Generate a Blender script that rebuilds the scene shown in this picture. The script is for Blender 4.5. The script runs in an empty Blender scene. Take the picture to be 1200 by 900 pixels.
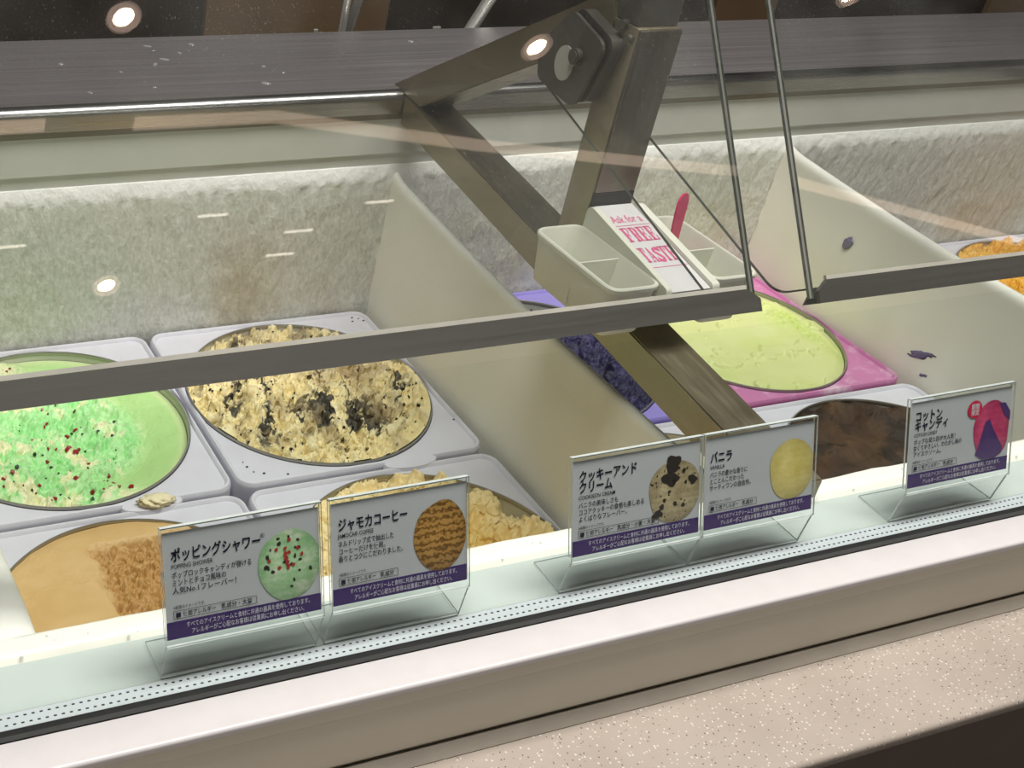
import bpy, bmesh, math, random
import numpy as np
from mathutils import Vector, Matrix

# ------------------------------------------------------------------ camera, world, light
SC = bpy.context.scene
COL = SC.collection
PI = math.pi

cam_data = bpy.data.cameras.new('camera')
cam_data.sensor_fit = 'HORIZONTAL'
cam_data.sensor_width = 36.0
cam_data.lens = 44.041
cam_data.shift_x = 0.30674
cam_data.shift_y = -0.03403
cam_data.clip_start = 0.02
cam_data.clip_end = 60
cam = bpy.data.objects.new('camera', cam_data)
_r, _u, _w = Vector((0.932, -0.351, 0.092)), Vector((0.113, 0.523, 0.845)), Vector((0.345, 0.777, -0.527))
_yaw, _pit, _rol = -0.41753, 0.55530, 0.10905
_w = Vector((-math.sin(_yaw) * math.cos(_pit), math.cos(_yaw) * math.cos(_pit), -math.sin(_pit)))
_r0 = Vector((math.cos(_yaw), math.sin(_yaw), 0))
_u0 = _r0.cross(_w)
_r = math.cos(_rol) * _r0 + math.sin(_rol) * _u0
_u = -math.sin(_rol) * _r0 + math.cos(_rol) * _u0
cam.matrix_world = Matrix(((_r.x, _u.x, -_w.x, -0.38257), (_r.y, _u.y, -_w.y, -0.74377),
                           (_r.z, _u.z, -_w.z, 0.65470), (0, 0, 0, 1)))
COL.objects.link(cam)
SC.camera = cam

world = bpy.data.worlds.new('shop_ambient')
SC.world = world
world.use_nodes = True
_bg = world.node_tree.nodes['Background']
_bg.inputs['Color'].default_value = (1.0, 0.93, 0.84, 1)
_bg.inputs['Strength'].default_value = 0.3

SC.view_settings.view_transform = 'Standard'
SC.view_settings.look = 'None'
SC.view_settings.gamma = 1.0
SC.view_settings.use_curve_mapping = False
SC.view_settings.exposure = 0.08
SC.cycles.max_bounces = 8
SC.cycles.transparent_max_bounces = 24
SC.cycles.caustics_reflective = False
SC.cycles.caustics_refractive = False
SC.cycles.sample_clamp_indirect = 6.0
SC.cycles.use_denoising = True


def area(name, loc, aim, sx, sy, power, col):
    d = bpy.data.lights.new(name, 'AREA')
    d.shape = 'RECTANGLE'
    d.size, d.size_y = sx, sy
    d.energy = power
    d.color = col
    o = bpy.data.objects.new(name, d)
    o.location = loc
    o.rotation_euler = (Vector(aim) - Vector(loc)).to_track_quat('-Z', 'Y').to_euler()
    COL.objects.link(o)
    return o


area('overhead_soft_key', (0.30, -0.22, 1.86), (0.30, -0.22, 0), 1.7, 0.42, 52, (1.0, 0.965, 0.91))  # unseen overhead area light, added as a soft key for the case
area('customer_side_fill', (0.2, -3.0, 1.80), (0.3, 0.0, 0), 2.6, 0.8, 26, (1.0, 0.965, 0.92))  # unseen fill, added to brighten sign cards and other upright faces

# ------------------------------------------------------------------ materials
def S(r, g, b):
    f = lambda c: (c / 255 / 12.92) if c / 255 <= 0.04045 else ((c / 255 + 0.055) / 1.055) ** 2.4
    return (f(r), f(g), f(b), 1)


class NT:
    def __init__(self, name):
        self.m = bpy.data.materials.new(name)
        self.m.use_nodes = True
        self.t = self.m.node_tree
        self.b = self.t.nodes['Principled BSDF']
        self.out = self.t.nodes['Material Output']

    def n(self, typ, **kw):
        nd = self.t.nodes.new(typ)
        for k, v in kw.items():
            setattr(nd, k, v)
        return nd

    def l(self, a, b):
        self.t.links.new(a, b)

    def coord(self):
        if not hasattr(self, '_c'):
            self._c = self.n('ShaderNodeTexCoord')
        return self._c.outputs['Object']

    def noise(self, scale, detail=4, rough=0.55, stretch=None, w=None):
        nd = self.n('ShaderNodeTexNoise')
        nd.inputs['Scale'].default_value = scale
        nd.inputs['Detail'].default_value = detail
        nd.inputs['Roughness'].default_value = rough
        if stretch:
            mp = self.n('ShaderNodeMapping')
            mp.inputs['Scale'].default_value = stretch
            self.l(self.coord(), mp.inputs['Vector'])
            self.l(mp.outputs[0], nd.inputs['Vector'])
        else:
            self.l(self.coord(), nd.inputs['Vector'])
        return nd.outputs['Fac']

    def vor(self, scale, feature='F1', out='Distance'):
        nd = self.n('ShaderNodeTexVoronoi', feature=feature)
        nd.inputs['Scale'].default_value = scale
        self.l(self.coord(), nd.inputs['Vector'])
        return nd.outputs[out]

    def ramp(self, fac, stops, interp='LINEAR'):
        nd = self.n('ShaderNodeValToRGB')
        cr = nd.color_ramp
        cr.interpolation = interp
        while len(cr.elements) > len(stops):
            cr.elements.remove(cr.elements[-1])
        while len(cr.elements) < len(stops):
            cr.elements.new(1.0)
        for e, (p, c) in zip(cr.elements, stops):
            e.position = p
            e.color = c if hasattr(c, '__len__') else (c, c, c, 1)
        self.l(fac, nd.inputs['Fac'])
        return nd.outputs['Color']

    def mix(self, fac, a, b):
        nd = self.n('ShaderNodeMix', data_type='RGBA')
        for sock, v in ((nd.inputs[0], fac), (nd.inputs[6], a), (nd.inputs[7], b)):
            if hasattr(v, 'is_output'):
                self.l(v, sock)
            else:
                sock.default_value = v
        return nd.outputs[2]

    def math(self, op, a, b=None, clamp=False):
        nd = self.n('ShaderNodeMath', operation=op, use_clamp=clamp)
        for i, v in enumerate((a, b)):
            if v is None:
                continue
            if hasattr(v, 'is_output'):
                self.l(v, nd.inputs[i])
            else:
                nd.inputs[i].default_value = v
        return nd.outputs[0]

    def attr(self, name):
        nd = self.n('ShaderNodeAttribute', attribute_name=name)
        return nd.outputs['Fac']

    def bump(self, h, strength=0.3, dist=0.002, prev=None):
        nd = self.n('ShaderNodeBump')
        nd.inputs['Strength'].default_value = strength
        nd.inputs['Distance'].default_value = dist
        self.l(h, nd.inputs['Height'])
        if prev is not None:
            self.l(prev, nd.inputs['Normal'])
        self.l(nd.outputs[0], self.b.inputs['Normal'])
        return nd.outputs[0]

    def base(self, c):
        if hasattr(c, 'is_output'):
            self.l(c, self.b.inputs['Base Color'])
        else:
            self.b.inputs['Base Color'].default_value = c

    def set(self, **kw):
        for k, v in kw.items():
            s = self.b.inputs[k.replace('_', ' ')]
            if hasattr(v, 'is_output'):
                self.l(v, s)
            else:
                s.default_value = v
        return self


def plain(name, col, rough=0.5, metal=0.0, var=0.08, scale=30, bump=0.0, **kw):
    t = NT(name)
    f = t.noise(scale, 4)
    dark = tuple(c * (1 - var) for c in col[:3]) + (1,)
    lite = tuple(min(1, c * (1 + var)) for c in col[:3]) + (1,)
    t.base(t.ramp(f, [(0.3, dark), (0.7, lite)]))
    t.set(Roughness=rough, Metallic=metal, **kw)
    if bump:
        t.bump(f, bump, 0.001)
    return t.m


def brushed(name, col, rough=0.32, stretch=(4, 300, 300), var=0.12, metal=1.0):
    t = NT(name)
    f = t.noise(1.0, 5, 0.6, stretch)
    g = t.noise(14, 3)
    dark = tuple(c * (1 - var) for c in col[:3]) + (1,)
    t.base(t.mix(t.math('MULTIPLY', f, g), col, dark))
    t.set(Metallic=metal, Roughness=t.ramp(f, [(0.3, rough * 0.8), (0.7, rough * 1.25)]))
    t.bump(f, 0.05, 0.0005)
    return t.m


def glass_mat(name, tint=(1, 1, 1, 1), dust=0.0, haze=0.0, f0=0.04, vert=(1, 1, 1), graze=1.0):
    """thin clear pane: straight-through transparency, mirror reflection by Schlick, a film of dust"""
    t = NT(name)
    t.t.nodes.remove(t.b)
    tr = t.n('ShaderNodeBsdfTransparent')
    tr.inputs['Color'].default_value = tint
    gl = t.n('ShaderNodeBsdfGlossy')
    gl.inputs['Roughness'].default_value = 0.0
    df = t.n('ShaderNodeBsdfDiffuse')
    df.inputs['Color'].default_value = S(205, 205, 200)
    lw = t.n('ShaderNodeLayerWeight')
    lw.inputs['Blend'].default_value = 0.5
    p5 = t.math('POWER', lw.outputs['Facing'], 5.0)
    fr = t.math('ADD', t.math('MULTIPLY', p5, (1 - f0) * graze), f0)
    m1 = t.n('ShaderNodeMixShader')
    t.l(fr, m1.inputs[0]); t.l(tr.outputs[0], m1.inputs[1]); t.l(gl.outputs[0], m1.inputs[2])
    m2 = t.n('ShaderNodeMixShader')
    if dust:
        sp = t.ramp(t.noise(800, 2, 0.5, vert), [(0.66, 0.0), (0.76, 1.0)])
        big = t.ramp(t.noise(9, 3), [(0.35, 0.1), (0.75, 1.0)])
        fac = t.math('ADD', t.math('MULTIPLY', t.math('MULTIPLY', sp, big), dust), t.math('MULTIPLY', big, haze), clamp=True)
        t.l(fac, m2.inputs[0])
    else:
        m2.inputs[0].default_value = haze
    t.l(m1.outputs[0], m2.inputs[1]); t.l(df.outputs[0], m2.inputs[2])
    t.l(m2.outputs[0], t.out.inputs['Surface'])
    return t.m


M = {}
M['frame_white'] = plain('white_plastic_collar', S(214, 213, 224), 0.38, var=0.03, scale=60)
def _pink():
    t = NT('pink_plastic_collar')
    f = t.ramp(t.noise(22, 5, 0.7), [(0.52, 0.0), (0.70, 0.8)])
    t.base(t.mix(f, S(196, 122, 170), S(232, 212, 226)))
    t.set(Roughness=0.45)
    return t.m


M['frame_pink'] = _pink()
M['frame_lilac'] = plain('lilac_plastic_collar', S(150, 138, 214), 0.4, var=0.06, scale=40)
M['carton'] = plain('tub_carton', S(196, 196, 186), 0.5, var=0.05)
M['tub_rim'] = brushed('tub_metal_rim', S(165, 163, 156), 0.35, (60, 60, 60), metal=0.8)
M['steel'] = brushed('brushed_steel_top', S(150, 145, 147), 0.42, (3, 220, 220), metal=0.75)
M['steel_rim'] = brushed('rolled_steel_rim', S(172, 172, 172), 0.28, (3, 260, 260))
M['tube_steel'] = brushed('support_tube_steel', S(146, 136, 114), 0.36, (160, 6, 160), metal=0.85)
M['trim_steel'] = brushed('glass_trim_steel', S(92, 90, 86), 0.5, (4, 300, 300), metal=0.6)
M['trim_lip'] = plain('glass_trim_lip', S(168, 166, 156), 0.4)
M['edge_light'] = plain('glass_edge_core', S(186, 188, 184), 0.2)
M['dark_metal'] = brushed('dark_clamp_metal', S(96, 93, 87), 0.5, (80, 80, 80), metal=0.7)
M['chrome'] = brushed('chrome', S(232, 230, 226), 0.28, (90, 90, 20), metal=0.8)
M['black_rubber'] = plain('black_gasket', S(20, 20, 21), 0.6)
M['grey_gasket'] = plain('grey_gasket', S(62, 62, 62), 0.5)
M['sill_white'] = plain('white_sill_profile', S(204, 199, 200), 0.3, var=0.03, scale=50)
M['panel_cream'] = plain('cream_front_panel', S(204, 199, 185), 0.55, var=0.03, scale=14)
M['panel_back'] = plain('grey_back_panel', S(200, 202, 195), 0.5, var=0.03, scale=16)
M['cove'] = plain('grey_cove_strip', S(150, 143, 132), 0.6)
M['ledge'] = plain('white_ledge', S(188, 198, 193), 0.22, var=0.04, scale=26)
M['spoon'] = plain('magenta_spoon_plastic', S(214, 40, 104), 0.35, var=0.05)
M['cup_white'] = plain('ivory_moulded_plastic', S(216, 216, 204), 0.4, var=0.03)
M['card_grey'] = plain('printed_card_grey', S(180, 182, 184), 0.6, var=0.015, Specular_IOR_Level=0.2)
M['card_purple'] = plain('printed_purple_band', S(56, 34, 96), 0.6, var=0.04, Specular_IOR_Level=0.15)
M['ink'] = plain('printed_navy_ink', S(24, 20, 44), 0.6, var=0.05, Specular_IOR_Level=0.15)
M['ink_white'] = plain('printed_white_ink', S(206, 204, 214), 0.5, var=0.02)
M['ink_pink'] = plain('printed_pink_ink', S(206, 88, 136), 0.5, var=0.05)
M['ink_red'] = plain('printed_red_badge', S(196, 32, 66), 0.5, var=0.04)
M['label_white'] = plain('white_label_paper', S(206, 205, 208), 0.5, var=0.02)
M['dark_wood'] = plain('dark_brown_cabinet', S(40, 33, 29), 0.4, var=0.15, scale=10)
M['brown_panel'] = plain('brown_cabinet_door', S(98, 78, 56), 0.4, var=0.12, scale=6)
M['floor'] = plain('dark_floor', S(46, 40, 38), 0.5, var=0.2, scale=5)
M['ceiling'] = plain('ceiling_paint_dark', S(70, 62, 56), 0.8, var=0.06, scale=4)
M['wall_dark'] = plain('dark_shop_wall', S(52, 44, 39), 0.7, var=0.1, scale=3)
M['wall'] = plain('warm_grey_wall', S(112, 102, 100), 0.7, var=0.08, scale=3)
M['taupe'] = plain('taupe_front_panel', S(112, 99, 92), 0.5, var=0.04)
M['glass_edge'] = plain('glass_cut_edge', S(96, 100, 98), 0.15, var=0.3, scale=120)
M['acrylic_edge'] = plain('acrylic_cut_edge', S(206, 212, 210), 0.2, var=0.1, scale=120)
M['well'] = plain('freezer_well_liner', S(180, 182, 180), 0.5)
M['glass_slant'] = glass_mat('slanted_glass', (0.965, 0.972, 0.965, 1), 0.16, 0.03, 0.04, (1, 1, 0.35))
M['glass_shelf'] = glass_mat('shelf_glass', (0.97, 0.975, 0.97, 1), 0.12, 0.025, 0.03)
M['glass_front'] = glass_mat('front_glass', (0.98, 0.99, 0.987, 1), 0.05, 0.002, 0.008, (1, 1, 1), 0.15)
M['acrylic'] = glass_mat('clear_acrylic', (0.985, 0.99, 0.99, 1), 0.0, 0.0, 0.018, (1, 1, 1), 0.3)


def emis(name, col, st, pattern=None):
    t = NT(name)
    t.b.inputs['Emission Color'].default_value = col
    t.b.inputs['Base Color'].default_value = col
    t.b.inputs['Emission Strength'].default_value = st
    if pattern:
        w = t.n('ShaderNodeTexWave', wave_type='BANDS', bands_direction='X')
        w.inputs['Scale'].default_value = pattern
        t.l(t.coord(), w.inputs['Vector'])
        t.l(t.ramp(w.outputs['Fac'], [(0.1, S(196, 150, 116)), (0.6, col)]), t.b.inputs['Emission Color'])
    return t.m


M['lamp'] = emis('lamp_glow', (1.0, 0.86, 0.62, 1), 60)
M['lamp_ring'] = emis('lamp_reflector_ring', (1.0, 0.70, 0.56, 1), 3)
M['strip'] = emis('linear_lamp_glow', (1.0, 0.90, 0.78, 1), 7)
M['slats'] = emis('wooden_slats_added_glow', (0.93, 0.76, 0.60, 1), 3.6, 45)  # lamplight on the wood put in as emission


def mat_frost():
    t = NT('frosted_liner')
    a = t.noise(7, 4)
    b = t.noise(1.0, 5, 0.7, (260, 260, 150))
    st = t.ramp(t.noise(5.5, 2), [(0.55, 0.0), (0.78, 1.0)])
    c = t.ramp(b, [(0.32, S(192, 192, 184)), (0.5, S(214, 215, 209)), (0.7, S(238, 239, 236))])
    c = t.mix(t.math('MULTIPLY', a, 0.35), c, S(204, 203, 193))
    c = t.mix(t.math('MULTIPLY', st, t.math('MULTIPLY', t.attr('low'), 0.6)), c, S(176, 152, 112))
    c = t.mix(t.attr('top'), c, S(240, 241, 238))
    t.base(c)
    t.set(Roughness=0.6)
    t.bump(b, 0.7, 0.0025)
    return t.m


def mat_divider():
    t = NT('frosted_divider')
    a = t.noise(9, 4)
    b = t.noise(170, 3)
    c = t.ramp(a, [(0.3, S(222, 219, 204)), (0.7, S(232, 230, 220))])
    c = t.mix(t.attr('top'), c, S(236, 236, 230))
    t.base(c)
    t.set(Roughness=0.45)
    t.bump(b, 0.12, 0.001)
    return t.m


def mat_counter():
    t = NT('speckled_solid_surface')
    c = t.ramp(t.noise(12, 3), [(0.3, S(158, 147, 137)), (0.7, S(170, 159, 149))])
    d = t.vor(420)
    hue = t.vor(420, out='Color')
    sep = t.n('ShaderNodeSeparateColor'); t.l(hue, sep.inputs[0])
    speck = t.math('LESS_THAN', d, 0.27)
    white = t.math('MULTIPLY', speck, t.math('GREATER_THAN', sep.outputs[0], 0.62))
    dark = t.math('MULTIPLY', t.math('LESS_THAN', d, 0.2), t.math('LESS_THAN', sep.outputs[0], 0.30))
    brown = t.math('MULTIPLY', t.math('LESS_THAN', d, 0.2), t.math('LESS_THAN', sep.outputs[1], 0.12))
    c = t.mix(white, c, S(204, 196, 188))
    c = t.mix(brown, c, S(140, 118, 100))
    c = t.mix(dark, c, S(70, 60, 56))
    t.base(c)
    t.set(Roughness=0.3)
    return t.m


M['frost'] = mat_frost()
M['divider'] = mat_divider()
M['counter'] = mat_counter()


def mat_ice(name, stops, scale=40, mask=None, mask2=None, bump=0.4, bscale=160, rough=0.5):
    """ice cream: colour veins by noise; 'mask' and 'mask2' are areas of another flavour swirled in"""
    t = NT(name)
    a = t.noise(scale, 6, 0.65)
    n = len(stops)
    c = t.ramp(a, [(0.3 + 0.4 * i / (n - 1), s) for i, s in enumerate(stops)])
    if mask:
        c = t.mix(t.attr('mask'), c, mask)
    if mask2:
        c = t.mix(t.attr('mask2'), c, mask2)
    t.base(c)
    t.set(Roughness=rough)
    t.b.inputs['Subsurface Weight'].default_value = 0.0
    t.bump(t.noise(bscale, 5, 0.7), bump, 0.003)
    return t.m


M['mint'] = mat_ice('mint_ice_cream', [S(152, 222, 142), S(174, 230, 160), S(200, 236, 180)], 45, S(178, 216, 142), S(236, 234, 192))
M['cookie'] = mat_ice('cookie_ice_cream', [S(228, 206, 144), S(242, 226, 172), S(248, 238, 200)], 50, S(34, 31, 32), S(170, 150, 112))
M['coffee'] = mat_ice('coffee_ice_cream', [S(204, 166, 108), S(212, 176, 120), S(218, 184, 130)], 22, S(178, 130, 66), None, 0.2)
M['butter'] = mat_ice('butter_ice_cream', [S(226, 188, 100), S(236, 204, 124), S(244, 220, 160)], 40, S(248, 232, 184))
M['lime'] = mat_ice('lime_ice_cream', [S(202, 208, 142), S(208, 214, 150), S(214, 218, 160)], 14, S(184, 204, 102), None, 0.12)
M['choc'] = mat_ice('chocolate_ice_cream', [S(48, 31, 16), S(66, 44, 24), S(92, 66, 40)], 26, S(40, 27, 15), None, 0.25, rough=0.7)
M['purple'] = mat_ice('purple_ice_cream', [S(26, 23, 48), S(42, 38, 76), S(66, 60, 104)], 60, None, None, 0.6)
M['vanilla'] = mat_ice('pale_ice_cream', [S(232, 220, 180), S(240, 230, 196)], 30)
M['gold'] = mat_ice('golden_ice_cream', [S(206, 146, 40), S(226, 172, 62), S(236, 196, 100)], 40)
M['red_chip'] = plain('red_candy_chip', S(150, 26, 40), 0.35, var=0.2, scale=200)
M['dark_chip'] = plain('dark_chocolate_chip', S(38, 48, 38), 0.4, var=0.2, scale=200)
M['cookie_chip'] = plain('black_cookie_crumb', S(34, 31, 31), 0.7, var=0.25, scale=200)

# ------------------------------------------------------------------ builders
OFF = {}


def empty(name, label, cat, loc, group=None):
    o = bpy.data.objects.new(name, None)
    COL.objects.link(o)
    o.empty_display_size = 0.02
    o.location = loc
    o['label'] = label
    o['category'] = cat
    if group:
        o['group'] = group
    OFF[o.name] = Vector(loc)
    return o


def tag(o, label=None, cat=None, group=None, kind=None):
    for k, v in (('label', label), ('category', cat), ('group', group), ('kind', kind)):
        if v:
            o[k] = v
    return o


def finish(name, bm, mat, parent=None, smooth=False, loc=None, attrs=None):
    """link a bmesh whose vertices are in scene space; parts keep the origin of their thing"""
    me = bpy.data.meshes.new(name)
    off = OFF[parent.name] if parent is not None else Vector(loc or (0, 0, 0))
    bmesh.ops.recalc_face_normals(bm, faces=bm.faces[:])
    bmesh.ops.translate(bm, verts=bm.verts[:], vec=-off)
    bm.to_mesh(me)
    bm.free()
    for m in (mat if isinstance(mat, (list, tuple)) else [mat]):
        me.materials.append(m)
    if smooth:
        me.polygons.foreach_set('use_smooth', [True] * len(me.polygons))
        if smooth != 'full':
            me.set_sharp_from_angle(angle=math.radians(40))
    o = bpy.data.objects.new(name, me)
    COL.objects.link(o)
    if parent is not None:
        o.parent = parent
    else:
        o.location = off
    OFF[o.name] = off
    return o


def box(bm, lo, hi, bevel=0.0, mi=0):
    lo, hi = Vector(lo), Vector(hi)
    r = bmesh.ops.create_cube(bm, size=1.0)
    vs = r['verts']
    for v in vs:
        v.co = Vector((lo[i] + (v.co[i] + 0.5) * (hi[i] - lo[i]) for i in range(3)))
    fs = list({f for v in vs for f in v.link_faces})
    for f in fs:
        f.material_index = mi
    if bevel:
        es = list({e for v in vs for e in v.link_edges})
        bmesh.ops.bevel(bm, geom=es, offset=bevel, segments=2, affect='EDGES', profile=0.5)
    return vs


def prism(bm, prof, x0, x1, mi=0, cap=True, mats=None):
    """closed (y,z) outline pushed along x"""
    n = len(prof)
    a = [bm.verts.new((x0, y, z)) for y, z in prof]
    b = [bm.verts.new((x1, y, z)) for y, z in prof]
    for i in range(n):
        f = bm.faces.new((a[i], a[(i + 1) % n], b[(i + 1) % n], b[i]))
        f.material_index = mats[i] if mats else mi
    if cap:
        for vs in (a[::-1], b):
            f = bm.faces.new(vs)
            f.material_index = mi
    return a + b


def prism_x(bm, prof, y0, y1, mi=0):
    n = len(prof)
    a = [bm.verts.new((x, y0, z)) for x, z in prof]
    b = [bm.verts.new((x, y1, z)) for x, z in prof]
    for i in range(n):
        bm.faces.new((a[i], a[(i + 1) % n], b[(i + 1) % n], b[i])).material_index = mi
    bm.faces.new(a[::-1]).material_index = mi
    bm.faces.new(b).material_index = mi


def rounded(pts, rad, seg=5):
    """round the corners of a closed 2D outline; rad may be a list"""
    out = []
    n = len(pts)
    for i in range(n):
        p0, p1, p2 = Vector(pts[i - 1]), Vector(pts[i]), Vector(pts[(i + 1) % n])
        r = rad[i] if isinstance(rad, (list, tuple)) else rad
        if r <= 0:
            out.append(tuple(p1)); continue
        d0, d2 = (p0 - p1).normalized(), (p2 - p1).normalized()
        ang = d0.angle(d2)
        t = min(r / math.tan(ang / 2), (p0 - p1).length * 0.49, (p2 - p1).length * 0.49)
        a, b = p1 + d0 * t, p1 + d2 * t
        for k in range(seg + 1):
            s = k / seg
            q = a * (1 - s) ** 2 + p1 * 2 * s * (1 - s) + b * s * s
            out.append(tuple(q))
    return out


def tube(bm, pts, rad, seg=12, cap=True):
    rings = []
    n = len(pts)
    pts = [Vector(p) for p in pts]
    rads = rad if isinstance(rad, (list, tuple)) else [rad] * n
    up = None
    for i, p in enumerate(pts):
        d = ((pts[min(i + 1, n - 1)] - pts[max(i - 1, 0)])).normalized()
        if up is None:
            up = Vector((0, 0, 1)) if abs(d.z) < 0.9 else Vector((1, 0, 0))
        s = d.cross(up).normalized()
        up = s.cross(d).normalized()
        rings.append([bm.verts.new(p + rads[i] * (math.cos(2 * PI * k / seg) * s + math.sin(2 * PI * k / seg) * up)) for k in range(seg)])
    for a, b in zip(rings, rings[1:]):
        for k in range(seg):
            bm.faces.new((a[k], a[(k + 1) % seg], b[(k + 1) % seg], b[k]))
    if cap:
        bm.faces.new(rings[0][::-1]); bm.faces.new(rings[-1])


def lathe(bm, prof, cx, cy, seg=64, cap=False):
    rings = [[bm.verts.new((cx + r * math.cos(2 * PI * k / seg), cy + r * math.sin(2 * PI * k / seg), z)) for k in range(seg)] for r, z in prof]
    for a, b in zip(rings, rings[1:]):
        for k in range(seg):
            bm.faces.new((a[k], a[(k + 1) % seg], b[(k + 1) % seg], b[k]))
    if cap:
        bm.faces.new(rings[-1])


def obox(bm, a, b, u, v, mi=0, bevel=0.0):
    """beam from a to b with half-width vectors u, v"""
    a, b, u, v = Vector(a), Vector(b), Vector(u), Vector(v)
    A = [bm.verts.new(a + su * u + sv * v) for su, sv in ((-1, -1), (1, -1), (1, 1), (-1, 1))]
    B = [bm.verts.new(b + su * u + sv * v) for su, sv in ((-1, -1), (1, -1), (1, 1), (-1, 1))]
    fs = [bm.faces.new((A[i], A[(i + 1) % 4], B[(i + 1) % 4], B[i])) for i in range(4)]
    fs += [bm.faces.new(A[::-1]), bm.faces.new(B)]
    for f in fs:
        f.material_index = mi
    if bevel:
        es = list({e for w in A + B for e in w.link_edges})
        bmesh.ops.bevel(bm, geom=es, offset=bevel, segments=2, affect='EDGES', profile=0.5)


# numpy gradient noise
def _hash(ix, iy, seed):
    h = (ix.astype(np.int64) * 374761393 + iy.astype(np.int64) * 668265263 + seed * 974634777) & 0xFFFFFFFF
    h = ((h ^ (h >> 13)) * 1274126177) & 0xFFFFFFFF
    return ((h ^ (h >> 16)) & 0xFFFF) / 65535.0


def vnoise(x, y, seed=0):
    x0, y0 = np.floor(x), np.floor(y)
    fx, fy = x - x0, y - y0
    out = 0
    u = fx * fx * fx * (fx * (fx * 6 - 15) + 10)
    v = fy * fy * fy * (fy * (fy * 6 - 15) + 10)
    def g(dx, dy):
        a = _hash(x0 + dx, y0 + dy, seed) * 2 * PI
        return np.cos(a) * (fx - dx) + np.sin(a) * (fy - dy)
    return (g(0, 0) * (1 - u) + g(1, 0) * u) * (1 - v) + (g(0, 1) * (1 - u) + g(1, 1) * u) * v


def fbm(x, y, s, o=4, seed=0, gain=0.5):
    r, a = 0, 1.0
    for i in range(o):
        r = r + a * vnoise(x * s, y * s, seed + i * 17)
        s *= 2.03
        a *= gain
    return r


def ridge(x, y, s, o=4, seed=0):
    r, a = 0, 1.0
    for i in range(o):
        r = r + a * (0.5 - np.abs(vnoise(x * s, y * s, seed + i * 13)) * 1.6)
        s *= 2.1
        a *= 0.55
    return r


def sm(a, b, v):
    t = np.clip((v - a) / (b - a), 0, 1)
    return t * t * (3 - 2 * t)


# ------------------------------------------------------------------ room
def struct(name, bm, mat, smooth=False):
    return tag(finish(name, bm, mat, None, smooth), kind='structure')


FLOOR_Z = -0.78
bm = bmesh.new(); box(bm, (-3.0, -4.0, FLOOR_Z - 0.05), (5.5, 2.3, FLOOR_Z)); struct('floor', bm, M['floor'])
bm = bmesh.new(); box(bm, (-3.0, -4.0, 1.9), (5.5, 2.3, 1.95)); struct('ceiling', bm, M['ceiling'])
bm = bmesh.new(); box(bm, (-3.0, 2.2, FLOOR_Z), (5.5, 2.3, 1.9)); struct('wall_back', bm, M['wall'])
bm = bmesh.new(); box(bm, (-3.0, -4.1, FLOOR_Z), (5.5, -4.0, 1.9)); struct('wall_front', bm, M['wall_dark'])

# back service counter, seen dark beyond the steel top
t = empty('service_counter', 'dark brown service cabinet behind the steel top with brown doors', 'cabinet', (0.7, 1.6, FLOOR_Z))
bm = bmesh.new(); box(bm, (-1.6, 1.25, FLOOR_Z), (3.6, 1.85, 0.12), 0.004); finish('carcass', bm, M['dark_wood'], t)
for i, (a, b) in enumerate(((-1.2, 0.02), (0.44, 0.80), (1.26, 1.34), (1.56, 1.72), (2.35, 3.2))):
    bm = bmesh.new(); box(bm, (a, 1.232, FLOOR_Z + 0.1), (b, 1.25, 0.10), 0.003); finish('door', bm, M['brown_panel'], t)

# ------------------------------------------------------------------ the freezer cabinet
XA, XB = -0.62, 1.62
cab = empty('dipping_cabinet', 'white ice cream dipping cabinet with steel top and frosted compartments', 'freezer', (0.5, 0.0, FLOOR_Z))

# rear liner with frost
nx, nz = 700, 46
xs = np.linspace(XA, XB, nx)
prof = [(0.2585, -0.10 + 0.25 * i / 30) for i in range(31)]
prof += [(0.2585 + 0.0045 * math.sin(a) ** 2 * 1.0, 0.15 + 0.0155 * math.sin(a)) for a in np.linspace(0.1, PI / 2, 8)]
prof += [(0.268, 0.1665), (0.275, 0.1665)]
P = np.array(prof)
X, I = np.meshgrid(xs, np.arange(len(P)))
Y = P[I, 0]; Z = P[I, 1]
amp = 0.0022 * sm(-0.02, 0.03, Z) * (1 - 0.7 * sm(0.15, 0.166, Z))
Yd = Y - amp * (0.7 + 0.35 * fbm(X, Z, 30, 2, 5) + 1.1 * fbm(X, Z * 0.6, 150, 3, 15, 0.75)) - 0.003 * np.exp(-((Z - 0.0) / 0.012) ** 2) * (0.6 + fbm(X, Z, 60, 2, 9))
bm = bmesh.new()
V = [[bm.verts.new((X[j, i], Yd[j, i], Z[j, i])) for i in range(nx)] for j in range(len(P))]
for j in range(len(P) - 1):
    for i in range(nx - 1):
        bm.faces.new((V[j][i], V[j][i + 1], V[j + 1][i + 1], V[j + 1][i]))
o = finish('frosted_rear_liner', bm, M['frost'], cab, 'full')
at = o.data.attributes.new('top', 'FLOAT', 'POINT')
at.data.foreach_set('value', (sm(0.125, 0.165, Z) * 0.8).ravel())
at = o.data.attributes.new('low', 'FLOAT', 'POINT')
at.data.foreach_set('value', (1 - sm(0.05, 0.13, Z)).ravel())
tag(o, 'rear liner wall covered in rough white frost')

bm = bmesh.new()
prism(bm, [(0.264, 0.1655), (0.300, 0.1655), (0.300, 0.232), (0.262, 0.216), (0.2615, 0.179), (0.2635, 0.178)], XA, XB)
finish('rear_panel', bm, M['panel_back'], cab)
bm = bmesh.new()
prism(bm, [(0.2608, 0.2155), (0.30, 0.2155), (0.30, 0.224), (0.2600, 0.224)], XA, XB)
finish('rim_lip_strip', bm, plain('tan_rim_strip', S(128, 122, 106), 0.5), cab)  # tan lip strip between the rear panel and the steel rim
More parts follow.
